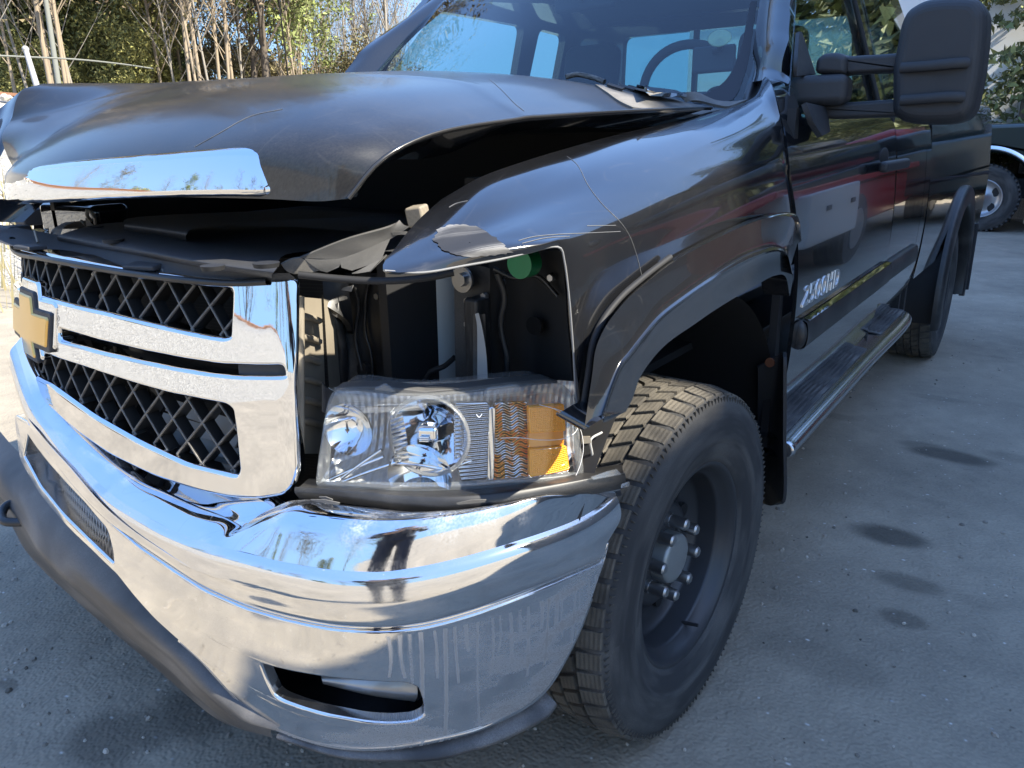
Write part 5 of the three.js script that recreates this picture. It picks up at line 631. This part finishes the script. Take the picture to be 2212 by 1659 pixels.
// ---------------------------------------------------------------- railway bank on the left
M.ballast = std({ map: tex(512, (k) => toS(mixc([.2, .19, .17], [.5, .48, .44], nC[k])), 1.2, true), roughness: .95, bumpMap: tex(512, (k) => nC[k], 1.2), bumpScale: .06 });
M.rust = std({ map: tex(256, (k) => toS(mixc([.16, .07, .035], [.3, .15, .08], nA[k * 2 % 262144])), 1, true), roughness: .8 });
M.dryGrass = std({ color: lin(.3, .26, .14), roughness: 1 });
const bankA = D(-160, 330, 15.5), bankB = D(700, 330, 40); bankA.y = bankB.y = 0;
const bankDir = bankB.clone().sub(bankA).normalize(), bankN = V(bankDir.z, 0, -bankDir.x); if (bankN.dot(FW) > 0) bankN.negate();
const onBank = (s, o, y) => bankA.clone().addScaledVector(bankDir, s).addScaledVector(bankN, o).setY(y);
{ const r = rng(5), rows = [[4.2, -.05], [3.4, .3], [2.2, 1.2], [1.35, 1.85], [.9, 2.05], [-1.6, 2.08], [-3, 1.8], [-60, 1.7]].map(([o, y]) => Array.from({ length: 60 }, (_, i) => onBank(-30 + i * 2.2, o + (r() - .5) * .25, y > 0 ? y + (r() - .5) * .12 : y)));
  tag(struct('railway_bank', grid(rows), M.ballast), 'pale stone railway embankment behind the truck');
  const st = new THREE.InstancedMesh(new THREE.DodecahedronGeometry(.07, 0), std({ color: lin(.46, .44, .4), roughness: .9 }), 5200), m = new THREE.Matrix4(), q = new THREE.Quaternion(), e = new THREE.Euler(), c = new THREE.Color();
  for (let i = 0; i < 5200; i++) { const o = r() * 3.4 - .2, y = o < 1.1 ? 2.05 : Math.max(0, 2.05 - (o - .95) * .72), s = .5 + r() * 1.1; m.compose(onBank(-6 + r() * 42, o, y + .02), q.setFromEuler(e.set(r() * 6, r() * 6, r() * 6)), V(s, s * .8, s)); st.setMatrixAt(i, m); const g = .5 + r() * .9; st.setColorAt(i, c.setRGB(g, g * .98, g * .93)); }
  st.name = 'ballast_stones'; st.castShadow = st.receiveShadow = true; st.userData = { kind: 'stuff', label: 'pale crushed stone on the railway bank' }; scene.add(st);
  for (const o of [.35, -1.09]) { const t = thing('rail', onBank(0, o, 2.1), o > 0 ? 'rusty rail of the track, nearer to the yard' : 'rusty rail of the track, nearer to the trees', 'rail', 'rusty rails'); const a = onBank(-30, o, 2.1), b = onBank(100, o, 2.1), d = b.clone().sub(a), L = d.length(), ry = Math.atan2(d.x, d.z); mesh('rail_head', at(new THREE.BoxGeometry(.07, .05, L), ...a.clone().lerp(b, .5).sub(t.position).add(V(0, .1, 0)).toArray(), 0, ry), M.rust, t); mesh('rail_web', at(new THREE.BoxGeometry(.03, .12, L), ...a.clone().lerp(b, .5).sub(t.position).add(V(0, .03, 0)).toArray(), 0, ry), M.rust, t); }
  const gr = []; for (let i = 0; i < 2600; i++) { const p = onBank(-8 + r() * 30, 2.6 + r() * 2.4, 0), h = .25 + r() * .4; p.y = Math.max(0, 2.52 - (2.6 + 0 - .95) * .93) * 0; const o = p.clone().sub(bankA).dot(bankN); p.y = Math.max(0, 2.05 - (o - .95) * .72); const a = r() * 6.3, w = .012; gr.push(p.x - Math.cos(a) * w, p.y, p.z - Math.sin(a) * w, p.x + Math.cos(a) * w, p.y, p.z + Math.sin(a) * w, p.x + (r() - .5) * .2, p.y + h, p.z + (r() - .5) * .2); }
  const gg = new THREE.BufferGeometry(); gg.setAttribute('position', new THREE.Float32BufferAttribute(gr, 3)); gg.computeVertexNormals(); const gm = mesh('dry_grass', gg, M.dryGrass); gm.userData = { kind: 'stuff', label: 'dry straw-coloured grass on the foot of the bank' };
}
// ---------------------------------------------------------------- trees
const barkM = (a, b) => std({ map: tex(256, (k, x, y) => toS(mixc(a, b, nC[(y * 2) * 512 + x * 2])), 1, true), roughness: .95 });
M.barkTan = barkM([.17, .13, .09], [.42, .34, .24]); M.barkDark = barkM([.06, .048, .038], [.17, .135, .1]); M.barkGrey = barkM([.16, .145, .12], [.36, .32, .27]);
const leafM = (r, g, b) => std({ color: lin(r, g, b), roughness: .8, vertexColors: true });
M.leafDark = leafM(.16, .18, .075); M.leafYellow = leafM(.27, .26, .09); M.leafGreen = leafM(.17, .2, .06); M.leafOlive = leafM(.15, .125, .06); M.twig = leafM(.2, .15, .095);
function leaves(list, sz, seed, flat = 0) {   // many small leaf faces at the given spots, each of its own tone
  const r = rng(seed), pos = [], col = []; for (const p of list) { const s = sz * (.5 + r()), a = V(r() - .5, (r() - .5) * (1 - flat), r() - .5).normalize(), b = V(r() - .5, (r() - .5) * (1 - flat), r() - .5).normalize(), t = .45 + r() * 1.1; for (const q of [p, p.clone().addScaledVector(a, s), p.clone().addScaledVector(b, s)]) { pos.push(q.x, q.y, q.z); col.push(t, t * (.94 + r() * .1), t * (.8 + r() * .3)); } }
  const g = new THREE.BufferGeometry(); g.setAttribute('position', new THREE.Float32BufferAttribute(pos, 3)); g.setAttribute('color', new THREE.Float32BufferAttribute(col, 3)); g.computeVertexNormals(); return g;
}
function bareTree(h, r0, seed, { lean = .04, first = .15, spread = .8, leafSz = .07, nLeaf = 900, depth = 3, limbs = 16, twigs = 26, sides = 6 } = {}) {
  const r = rng(seed), geo = [], tips = [], tw = [];
  const limb = (p, d, len, rad, lev) => { const pts = [p.clone()], q = p.clone(), dir = d.clone(), n = 4; for (let i = 0; i < n; i++) { dir.add(V((r() - .5) * (lev ? .22 : .05), .06 + (r() - .5) * .12, (r() - .5) * (lev ? .22 : .05))).normalize(); q.addScaledVector(dir, len / n); pts.push(q.clone()); }
    const c = new THREE.CatmullRomCurve3(pts), g = new THREE.TubeGeometry(c, lev ? 5 : 14, 1, lev ? 4 : sides), P3 = g.attributes.position, seg = lev ? 5 : 14, rs = lev ? 4 : sides; for (let i = 0; i <= seg; i++) { const k = rad * (1 - .85 * i / seg), o = c.getPointAt(i / seg); for (let j = 0; j <= rs; j++) { const ix = i * (rs + 1) + j; P3.setXYZ(ix, o.x + (P3.getX(ix) - o.x) * k, o.y + (P3.getY(ix) - o.y) * k, o.z + (P3.getZ(ix) - o.z) * k); } } geo.push(g);
    if (lev < depth) { const nb = lev === 0 ? limbs : 4 + Math.floor(r() * 3); for (let i = 0; i < nb; i++) { const t = lev === 0 ? first + (1 - first) * (i + r()) / nb : .25 + .7 * r(), a = r() * 6.3, b = c.getPointAt(Math.min(.99, t)), dd = c.getTangentAt(Math.min(.99, t)).multiplyScalar(.75 + r() * .5).add(V(Math.cos(a) * spread, .15, Math.sin(a) * spread)).normalize(); limb(b, dd, len * (lev === 0 ? (.18 + .3 * r()) * (1.15 - t * .6) : .5), rad * (1 - .8 * t) * .4, lev + 1); } }
    if (lev >= depth - 1) for (let i = 0; i < 10; i++) tips.push(c.getPointAt(r()).add(V((r() - .5) * .3, (r() - .5) * .3, (r() - .5) * .3))); };
  limb(V(0, -.3, 0), V((r() - .5) * lean * 2, 1, (r() - .5) * lean * 2).normalize(), h, r0, 0);
  const spots = []; for (let i = 0; i < nLeaf; i++) spots.push(tips[Math.floor(r() * tips.length)].clone().add(V((r() - .5) * .35, (r() - .5) * .35, (r() - .5) * .35)));
  return { wood: merge(geo), crown: leaves(spots, leafSz, seed + 1) };
}
function conifer(h, rad, seed, n = 9000) { const r = rng(seed), spots = []; for (let i = 0; i < n; i++) { const t = Math.pow(r(), .75), y = h * (.04 + .96 * (1 - t)), lay = Math.floor(y / (h / 26)), R = rad * t * (.55 + .45 * r()) * (.75 + .5 * Math.abs(Math.sin(lay * 2.4 + Math.floor(r() * 7) * .9))), a = (Math.floor(r() * 9) + lay * .37) / 9 * 6.28 + (r() - .5) * .5; spots.push(V(Math.cos(a) * R, y - R * .25 + (r() - .5) * .3, Math.sin(a) * R)); } return { wood: new THREE.CylinderGeometry(.03, h * .016, h, 8).translate(0, h / 2, 0), crown: leaves(spots, .34, seed + 1, .4) }; }
function bushy(h, rad, seed, n = 7000, sz = .13) { const r = rng(seed), spots = [], lobes = Array.from({ length: 22 }, () => [V((r() - .5) * rad * 1.5, h * (.2 + .75 * r()), (r() - .5) * rad * 1.5), rad * (.25 + .3 * r())]); for (let i = 0; i < n; i++) { const [c, s] = lobes[Math.floor(r() * lobes.length)], d = V(r() - .5, r() - .5, r() - .5).normalize().multiplyScalar(s * Math.pow(r(), .4)); spots.push(c.clone().add(d)); } const w = bareTree(h * .9, h * .014, seed + 2, { nLeaf: 1, depth: 2, limbs: 10, first: .1 }); return { wood: w.wood, crown: leaves(spots, sz, seed + 1) }; }
const kinds = {
  tanA: [bareTree(13, .065, 101, { nLeaf: 4200, leafSz: .12, first: .2, limbs: 26 }), M.barkTan, M.leafOlive], tanB: [bareTree(12, .055, 102, { nLeaf: 4200, leafSz: .12, first: .12, limbs: 28, lean: .09 }), M.barkTan, M.leafOlive], tanC: [bareTree(12, .045, 103, { nLeaf: 4200, leafSz: .12, first: .1, limbs: 30, lean: .12 }), M.barkGrey, M.twig],
  dark: [bareTree(14, .13, 104, { nLeaf: 2400, leafSz: .08, first: .16, limbs: 28 }), M.barkDark, M.twig], fan: [bareTree(11, .12, 105, { nLeaf: 3200, leafSz: .06, first: .1, limbs: 34, spread: .55 }), M.barkGrey, M.twig],
  sapling: [bareTree(12, .06, 106, { nLeaf: 5200, leafSz: .16, first: .06, limbs: 34, spread: .5 }), M.barkTan, M.leafGreen], fir: [conifer(15, 3.4, 107, 15000), M.barkDark, M.leafDark], fir2: [conifer(13, 2.8, 108, 13000), M.barkDark, M.leafDark], dense: [bushy(8, 3.2, 109, 15000, .2), M.barkDark, M.leafDark], yellow: [bushy(5.5, 1.9, 110, 6500, .15), M.barkTan, M.leafYellow], shrub: [bushy(4.2, 2, 111, 7000, .13), M.barkTan, M.leafOlive],
};
function tree(kind, name, u, dist, base, scale, turn, label, group) { const [g, b, l] = kinds[kind]; const p = D(u, 330, dist); p.y = base; const t = thing(name, p, label, 'tree', group); t.rotation.y = turn; t.scale.setScalar(scale); mesh('trunk', g.wood, b, t); mesh('crown', g.crown, l, t); return t; }
const rt = rng(4);
[[-40, 40, 1], [40, 43, 1.05], [118, 39, 1], [215, 44, 1.2], [262, 42, 1.05], [330, 46, .95], [-110, 38, 1]].forEach(([u, d, s], i) => tree(i % 2 ? 'fir' : 'fir2', 'conifer', u, d, 2, s, rt() * 6, 'dark green conifer in the tree belt beyond the railway', 'conifers beyond the railway'));
[[10, 36], [78, 37], [160, 38], [240, 40], [330, 43], [-60, 34]].forEach(([u, d], i) => tree('dense', 'evergreen_bush', u, d, 2, .72 + rt() * .25, rt() * 6, 'dense dark green undergrowth tree beyond the railway', 'dense green trees beyond the railway'));
[[285, 36, 1.25], [262, 34, .8], [345, 37, .85], [300, 33, .62], [545, 44, .7], [150, 33, .5], [85, 33, .5]].forEach(([u, d, s], i) => tree('yellow', 'leafing_tree', u, d, 2.1, s, rt() * 6, 'yellow-green leafing tree among bare trunks', 'yellow-green leafing trees'));
[[12, 24, 'tanA'], [22, 26, 'tanC'], [58, 28, 'tanB'], [95, 30, 'tanC'], [135, 27, 'tanA'], [143, 28, 'tanB'], [165, 27, 'tanA'], [176, 27.5, 'tanB'], [190, 29, 'tanC'], [372, 33, 'tanB'], [402, 31, 'tanC'], [428, 29, 'tanA'], [447, 28, 'tanB'], [455, 30, 'tanA'], [476, 30, 'tanC'], [490, 32, 'tanA'], [508, 31, 'tanB'], [520, 33, 'tanA'], [535, 33, 'tanC'], [560, 34, 'dark'], [574, 36, 'tanB'], [588, 33, 'dark'], [602, 35, 'dark'], [350, 36, 'tanA'], [318, 38, 'tanC'], [415, 37, 'tanA'], [465, 38, 'tanB'], [498, 39, 'tanC'], [548, 40, 'tanB']].forEach(([u, d, k]) => tree(k, k === 'dark' ? 'bare_tree' : 'bare_tree', u, d, 2.1, .9 + rt() * .3, rt() * 6, k === 'dark' ? 'dark-barked bare tree at the edge of the sky' : 'slender pale-barked bare tree beyond the railway', k === 'dark' ? 'dark bare trees' : 'slender bare trees beyond the railway'));
[[400, 44, .9], [520, 42, .8], [350, 42, .8], [60, 40, .9], [628, 34, .95], [645, 35, 1.05], [662, 36, .95], [655, 33, .8], [700, 38, .7]].forEach(([u, d, s]) => tree('sapling', 'young_tree', u, d, 2, s, rt() * 6, 'young tree with fresh green leaves beyond the railway', 'young green trees beyond the railway'));
[[722, 44, 1], [760, 50, .95], [785, 46, 1.05], [808, 47, 1.1], [848, 44, 1.15], [875, 50, .9], [735, 55, 1]].forEach(([u, d, s]) => tree('fan', 'bare_tree', u, d, 1.5, s, rt() * 6, 'bare fan-shaped tree against the blue sky', 'bare trees against the sky'));
for (let i = 0; i < 22; i++) tree('shrub', 'shrub', -40 + i * 44, 37 + rt() * 12, 1.9, .6 + rt() * .4, rt() * 6, 'brownish shrub at the foot of the tree belt', 'shrubs below the tree belt');
// poles and wire
{ const mk = (name, a, b, r, m, label, cat) => { const t = thing(name, a.clone().setY(a.y), label, cat); const d = b.clone().sub(a), L = d.length(), g = new THREE.CylinderGeometry(r * .85, r, L, 14); g.translate(0, L / 2, 0); g.applyQuaternion(new THREE.Quaternion().setFromUnitVectors(V(0, 1, 0), d.normalize())); mesh('pole', g, m, t); return t; };
  const a = D(129, 200, 26), b = D(97, -12, 26.5); mk('utility_pole', a, b, .075, M.greyWood, 'grey leaning utility pole among the trees', 'utility pole');
  const c = D(80, 188, 16.6), e = D(55, 106, 16.8); const t = mk('guy_marker', c, e, .05, M.markerGrey, 'white leaning guy-wire marker beside the rails', 'marker post'); mesh('cap', new THREE.SphereGeometry(.056, 12, 8).translate(...e.clone().sub(c).toArray()), M.markerGrey, t); mesh('guy_wire', tube([e.clone().sub(c), D(30, 48, 17.2).sub(c), D(-20, -80, 18).sub(c)], .008, 6, 5), M.black, t);
  const w = thing('overhead_wire', D(0, 121, 24), 'grey overhead cable crossing low before the trees', 'cable'); mesh('cable', tube([D(-80, 117, 23), D(60, 123, 24), D(160, 128, 25), D(260, 138, 27), D(330, 148, 29)].map((p) => p.sub(w.position)), .022, 30, 6), M.greyWood, w);
  const w2 = thing('drop_wire', D(622, 165, 30), 'thin dark wire slanting up to the sky', 'cable'); mesh('cable', tube([D(622, 165, 30), D(612, 80, 29), D(600, -20, 28)].map((p) => p.sub(w2.position)), .025, 10, 5), M.black, w2); }
// ---------------------------------------------------------------- right background: parked pickup, mesh fence, white building, fir
{ const W = .43, c = D(2118, 430, 12.1), z0 = c.z, x0 = c.x, y0 = .43;
  const t = thing('parked_pickup', V(x0, 0, z0), 'dark green pickup with chrome wheel-arch trim parked by the fence', 'pickup truck'); const L = (x, y, z) => V(x, y, z);
  const s = new THREE.Shape(); s.moveTo(-1.0, .55); s.lineTo(-.56, .55); s.absarc(0, y0, .58, Math.PI - .2, .2, true); s.lineTo(2.9, .5); s.lineTo(2.95, .5); s.absarc(3.5, y0, .58, Math.PI - .15, .15, true); s.lineTo(4.5, .55); s.lineTo(4.5, 1.3); s.lineTo(3.2, 1.38); s.lineTo(2.0, 1.4); s.lineTo(-.9, 1.36); s.lineTo(-1.0, 1.2); s.closePath();
  const side2 = new THREE.ExtrudeGeometry(s, { depth: 1.7, bevelEnabled: true, bevelThickness: .1, bevelSize: .06, bevelOffset: -.06, bevelSegments: 6, curveSegments: 24 }); side2.translate(0, 0, -1.85); mesh('body', side2, M.greenPaint, t);
  mesh('cab', new RoundedBoxGeometry(2.0, .6, 1.5, 4, .14).translate(2.1, 1.65, -1.0), M.greenPaint, t); mesh('window', new RoundedBoxGeometry(1.7, .36, .02, 2, .01).translate(2.1, 1.68, -.245), M.darkGlass, t);
  const arc = (R) => Array.from({ length: 20 }, (_, i) => { const a = Math.PI * (i / 19); return V(R * Math.cos(a), y0 + R * Math.sin(a), 0); });
  for (const x of [0, 3.5]) { mesh('arch_trim', loft([arc(.6), arc(.63), arc(.67)].map((c2, i) => c2.map((p) => p.add(V(x, 0, [-.02, .035, -.0][i])))), 40, 8), M.chrome, t); const w = new THREE.Group(); w.name = 'wheel'; w.position.set(x, y0, -.18); t.add(w);
    const lz = (pts) => { const g = new THREE.LatheGeometry(pts.map((a) => new THREE.Vector2(...a)), 48); g.rotateX(Math.PI / 2); return g; };
    mesh('tyre', lz([[.24, -.12], [.3, -.14], [.4, -.13], [.43, -.1], [.43, .1], [.41, .13], [.33, .14], [.25, .12]]), M.rubber, w);
    const lugs = []; for (let i = 0; i < 44; i++) { const a = i / 44 * 6.283; lugs.push(bx(.035, .03, .05, .425 * Math.cos(a), .425 * Math.sin(a), .1, .005, 0, 0, a + .3), bx(.035, .03, .05, .425 * Math.cos(a + .07), .425 * Math.sin(a + .07), .02, .005, 0, 0, a - .3)); } mesh('tread', lugs, M.rubber, w);
    mesh('rim', [lz([[.25, .11], [.245, .13], [.23, .125], [.21, .07], [.16, .055], [.12, .075], [.07, .08], [.06, .11], [.03, .115], [.001, .115]])], M.alloy, w); for (let i = 0; i < 5; i++) { const a = i / 5 * 6.283 + .5; mesh('rim_hole', at(new THREE.CylinderGeometry(.042, .042, .012, 16).scale(1, 1, 1.4), .17 * Math.cos(a), .17 * Math.sin(a), .062, Math.PI / 2, 0, 0), M.black, w); } }
  mesh('moulding', new RoundedBoxGeometry(2.2, .05, .03, 2, .01).translate(1.75, .8, -.05), M.plastic, t); mesh('underbody', new THREE.BoxGeometry(5.2, .25, 1.5).translate(1.7, .55, -1.1), M.black, t); }
{ const a = D(2060, 277, 18.5).setY(0), b = D(2330, 277, 12.2).setY(0), d = b.clone().sub(a).normalize(), H = 2.35, t = thing('mesh_fence', a, 'chain-link fence behind the parked pickup', 'fence'), L = a.distanceTo(b), P2 = (s, y) => d.clone().multiplyScalar(s).setY(y);
  const wires = []; for (let s = -H; s < L; s += .075) { wires.push(tube([P2(Math.max(0, s), Math.max(0, -s)), P2(Math.min(L, s + H), Math.min(H, L - s))], .0028, 1, 4)); wires.push(tube([P2(Math.max(0, s), Math.min(H, H + s)), P2(Math.min(L, s + H), Math.max(0, H - (L - s)))], .0028, 1, 4)); }
  const m = mesh('wire_mesh', wires, M.galv, t); m.userData.kind = 'stuff'; for (let s = 0; s <= L; s += 2.6) mesh('post', cyl(.03, .03, H + .06, ...P2(s, H / 2).toArray()), M.galv, t); mesh('rail', tube([P2(0, H), P2(L, H)], .022, 1, 8), M.galv, t); }
{ const a = D(2070, 277, 24).setY(0), b = D(2420, 277, 14.5).setY(0), d = b.clone().sub(a), L = d.length(); d.normalize(); const n = V(d.z, 0, -d.x); if (n.dot(FW) < 0) n.negate(); const t = thing('white_building', a, 'long white metal-clad building behind the fence', 'building'); const ry = Math.atan2(-d.z, d.x), c = d.clone().multiplyScalar(L / 2).addScaledVector(n, 3.1);
  mesh('wall', at(new THREE.BoxGeometry(L, 3.5, 6), c.x, 1.75, c.z, 0, ry), M.white, t); mesh('eaves', at(new THREE.BoxGeometry(L + .2, .12, 6.4), c.x, 3.55, c.z, 0, ry), M.white, t); const f = d.clone().multiplyScalar(L / 2).addScaledVector(n, .06); mesh('roof', at(new THREE.BoxGeometry(L + .2, .35, 6.2), c.x, 3.8, c.z, 0, ry), M.roofGrey, t);
  for (let i = 0; i < 9; i++) mesh('board', at(new THREE.BoxGeometry(L, .34, .03), f.x, .3 + i * .37, f.z, .05, ry), M.white, t); }
{ const g = conifer(4.2, 1.5, 301, 9000), p = D(2205, 277, 13.6).setY(0), t = thing('fir_tree', p, 'dark fir whose branches hang before the fence', 'tree'); mesh('trunk', g.wood, M.barkDark, t); mesh('crown', leaves((() => { const r = rng(31), l = []; for (let k = 0; k < 34; k++) { const a = r() * 6.3, y = .8 + r() * 2.6, len = .6 + (3.6 - y) * .45 * r() + .3; for (let i = 0; i < 150; i++) { const s = r() * len; l.push(V(Math.cos(a) * s + (r() - .5) * .2, y - s * .12 + (r() - .5) * .16 - r() * .15 * s, Math.sin(a) * s + (r() - .5) * .2)); } } return l; })(), .09, 33), M.leafDark, t); }
[[2148, 30, .62], [2190, 31, .5], [2230, 28, .7]].forEach(([u, d, s], i) => tree('yellow', 'leafing_tree', u, d, 1 + i * .3, s * 1.35, i * 2, 'yellowish leafing tree above the white building', 'yellowish trees above the white building'));
// ---------------------------------------------------------------- beyond the frame: what shades the truck and shows in its paint and chrome
{ const t = thing('workshop_building', V(8.2, 0, -9.24), 'tall dark block added outside the view to shade the truck', 'building'); mesh('wall', new THREE.BoxGeometry(1.2, 9.2, 15).translate(.6, 4.6, 0), M.darkWall, t); mesh('lower_wing', new THREE.BoxGeometry(1.2, 7.84, 1.55).translate(.6, 3.92, 8.275), M.darkWall, t); }  // unseen stepped block added so its shadow edges fall across the truck
{ const t = thing('tow_truck', V(3.5, 0, -8), 'red and white flatbed tow truck outside the view', 'tow truck'); mesh('toolbox', bx(.5, .62, 1.7, -1.0, .78, 2.1, .03), M.dullWhite, t); for (const z of [1.55, 2.4]) mesh('latch', bx(.02, .06, .12, -1.26, .86, z, .005), M.black, t); mesh('chassis', bx(2.0, .6, 4.2, 0, .72, -1.0, .05), M.red, t); mesh('deck', bx(2.3, .12, 6.8, 0, 1.12, 0, .03), M.red, t); mesh('cab', bx(2.2, 1.6, 1.8, 0, 1.5, -4.2, .2), M.red, t); for (const z of [1.0, -3.9]) { mesh('wheel', at(new THREE.CylinderGeometry(.45, .45, .3, 36), -1.05, .45, z, 0, 0, Math.PI / 2), M.rubber, t); mesh('wheel_rim', at(new THREE.CylinderGeometry(.26, .26, .31, 36), -1.055, .45, z, 0, 0, Math.PI / 2), M.alloy, t); }
  const c = thing('loaded_car', V(3.5, 1.18, -7.6), 'dark car carried on the tow truck outside the view', 'car'); mesh('body', bx(1.75, .6, 4.2, 0, .5, 0, .2), M.paint, c); mesh('cabin', bx(1.5, .55, 2.1, 0, 1.0, -.3, .22), M.darkGlass, c); mesh('headlight', at(new THREE.SphereGeometry(.14, 20, 14).scale(.6, .8, 1), -.82, .55, 1.95), M.lensRim, c); }
// trees across the road, mirrored in the chrome
for (let i = 0; i < 16; i++) { const a = .35 + i * .13 * 1.0, d = 26 + (i * 7 % 11), p = V(-Math.cos(a + .0) * d * 1.0, 0, Math.sin(a) * d); const k = ['fan', 'tanB', 'yellow', 'dark', 'sapling'][i % 5], [g, b, l] = kinds[k]; const t = thing('roadside_tree', p, 'tree across the road, outside the view', 'tree', 'trees across the road'); t.rotation.y = i; t.scale.setScalar(.75 + (i % 3) * .12); mesh('trunk', g.wood, b, t); mesh('crown', g.crown, l, t); }
for (let i = 0; i < 9; i++) { const p = V(2.2 + i * 1.1, 0, -20 - (i * 5 % 9)); const k = ['fir', 'sapling', 'dense', 'fir2'][i % 4], [g, b, l] = kinds[k]; const t = thing('backdrop_tree', p, 'tree behind the yard, outside the view', 'tree', 'trees behind the yard'); t.rotation.y = i; t.scale.setScalar(i % 4 === 1 ? 1.0 : .85); mesh('trunk', g.wood, b, t); mesh('crown', g.crown, l, t); }
// ---------------------------------------------------------------- the person who stands behind the view: seen only in chrome and as a shadow
{ const { MarchingCubes } = await import('three/addons/objects/MarchingCubes.js');
  const J = [];   // tapered capsules: a, ra, b, rb
  const B = (a, ra, b, rb) => J.push([V(...a), ra, V(...b), rb]);
  B([-.1, .08, .02], .05, [-.09, .48, .03], .06); B([-.09, .48, .03], .065, [-.09, .92, 0], .095); B([.1, .08, -.06], .05, [.1, .48, -.02], .06); B([.1, .48, -.02], .065, [.09, .92, 0], .095);
  B([-.1, .05, .0], .045, [-.12, .04, -.17], .035); B([.1, .05, -.08], .045, [.12, .04, -.25], .035);
  B([0, .95, 0], .15, [0, 1.12, 0], .135); B([0, 1.12, 0], .14, [0, 1.38, -.03], .16); B([-.15, 1.42, -.03], .085, [.15, 1.42, -.03], .085); B([0, 1.45, -.03], .06, [0, 1.56, -.05], .055); B([0, 1.64, -.07], .1, [0, 1.7, -.06], .095);
  B([-.19, 1.41, -.03], .06, [-.22, 1.16, -.12], .048); B([-.22, 1.16, -.12], .046, [-.09, 1.28, -.33], .036); B([.19, 1.41, -.03], .06, [.22, 1.16, -.12], .048); B([.22, 1.16, -.12], .046, [.09, 1.28, -.33], .036);
  B([-.09, 1.28, -.33], .036, [-.05, 1.31, -.4], .03); B([.09, 1.28, -.33], .036, [.05, 1.31, -.4], .03);
  const N = 96, S = .95, mc = new MarchingCubes(N, std({}), false, false, 200000); const fld = mc.field, smin = (a, b, k) => { const h = Math.max(k - Math.abs(a - b), 0) / k; return Math.min(a, b) - h * h * k / 4; };
  const p = V(0, 0, 0), ab = V(0, 0, 0), ap = V(0, 0, 0);
  for (let k = 0; k < N; k++) for (let j = 0; j < N; j++) for (let i = 0; i < N; i++) { p.set((i / N * 2 - 1) * S, (j / N * 2 - 1) * S + .9, (k / N * 2 - 1) * S); let d = 9; for (const [a, ra, b, rb] of J) { ab.copy(b).sub(a); ap.copy(p).sub(a); const t = Math.min(1, Math.max(0, ap.dot(ab) / ab.lengthSq())); const e = ap.addScaledVector(ab, -t).length() - (ra + (rb - ra) * t); if (e < .3) d = smin(d, e, .05); } fld[k * N * N + j * N + i] = -d; }
  mc.isolation = 0; mc.update(); const g = new THREE.BufferGeometry(); g.setAttribute('position', new THREE.BufferAttribute(mc.positionArray.slice(0, mc.count * 3), 3)); g.setAttribute('normal', new THREE.BufferAttribute(mc.normalArray.slice(0, mc.count * 3), 3)); g.scale(S, S, S); g.translate(0, .9, 0);
  const col = new Float32Array(mc.count * 3), q = g.attributes.position; for (let i = 0; i < mc.count; i++) { const y = q.getY(i), z = q.getZ(i), c = y > 1.53 || z < -.31 && y > 1.1 ? (y > 1.7 ? [.03, .022, .015] : [.45, .27, .19]) : y > .95 ? [.03, .033, .045] : y < .1 ? [.02, .02, .02] : [.035, .04, .06]; col.set(c, i * 3); } g.setAttribute('color', new THREE.BufferAttribute(col, 3));
  const t = thing('person', V(1.72, 0, 1.86), 'person in dark jacket and trousers holding up a phone, seen only mirrored in the chrome', 'person'); t.rotation.y = .63; mesh('body', g, std({ vertexColors: true, roughness: .9 }), t); }
renderer.render(scene, camera);
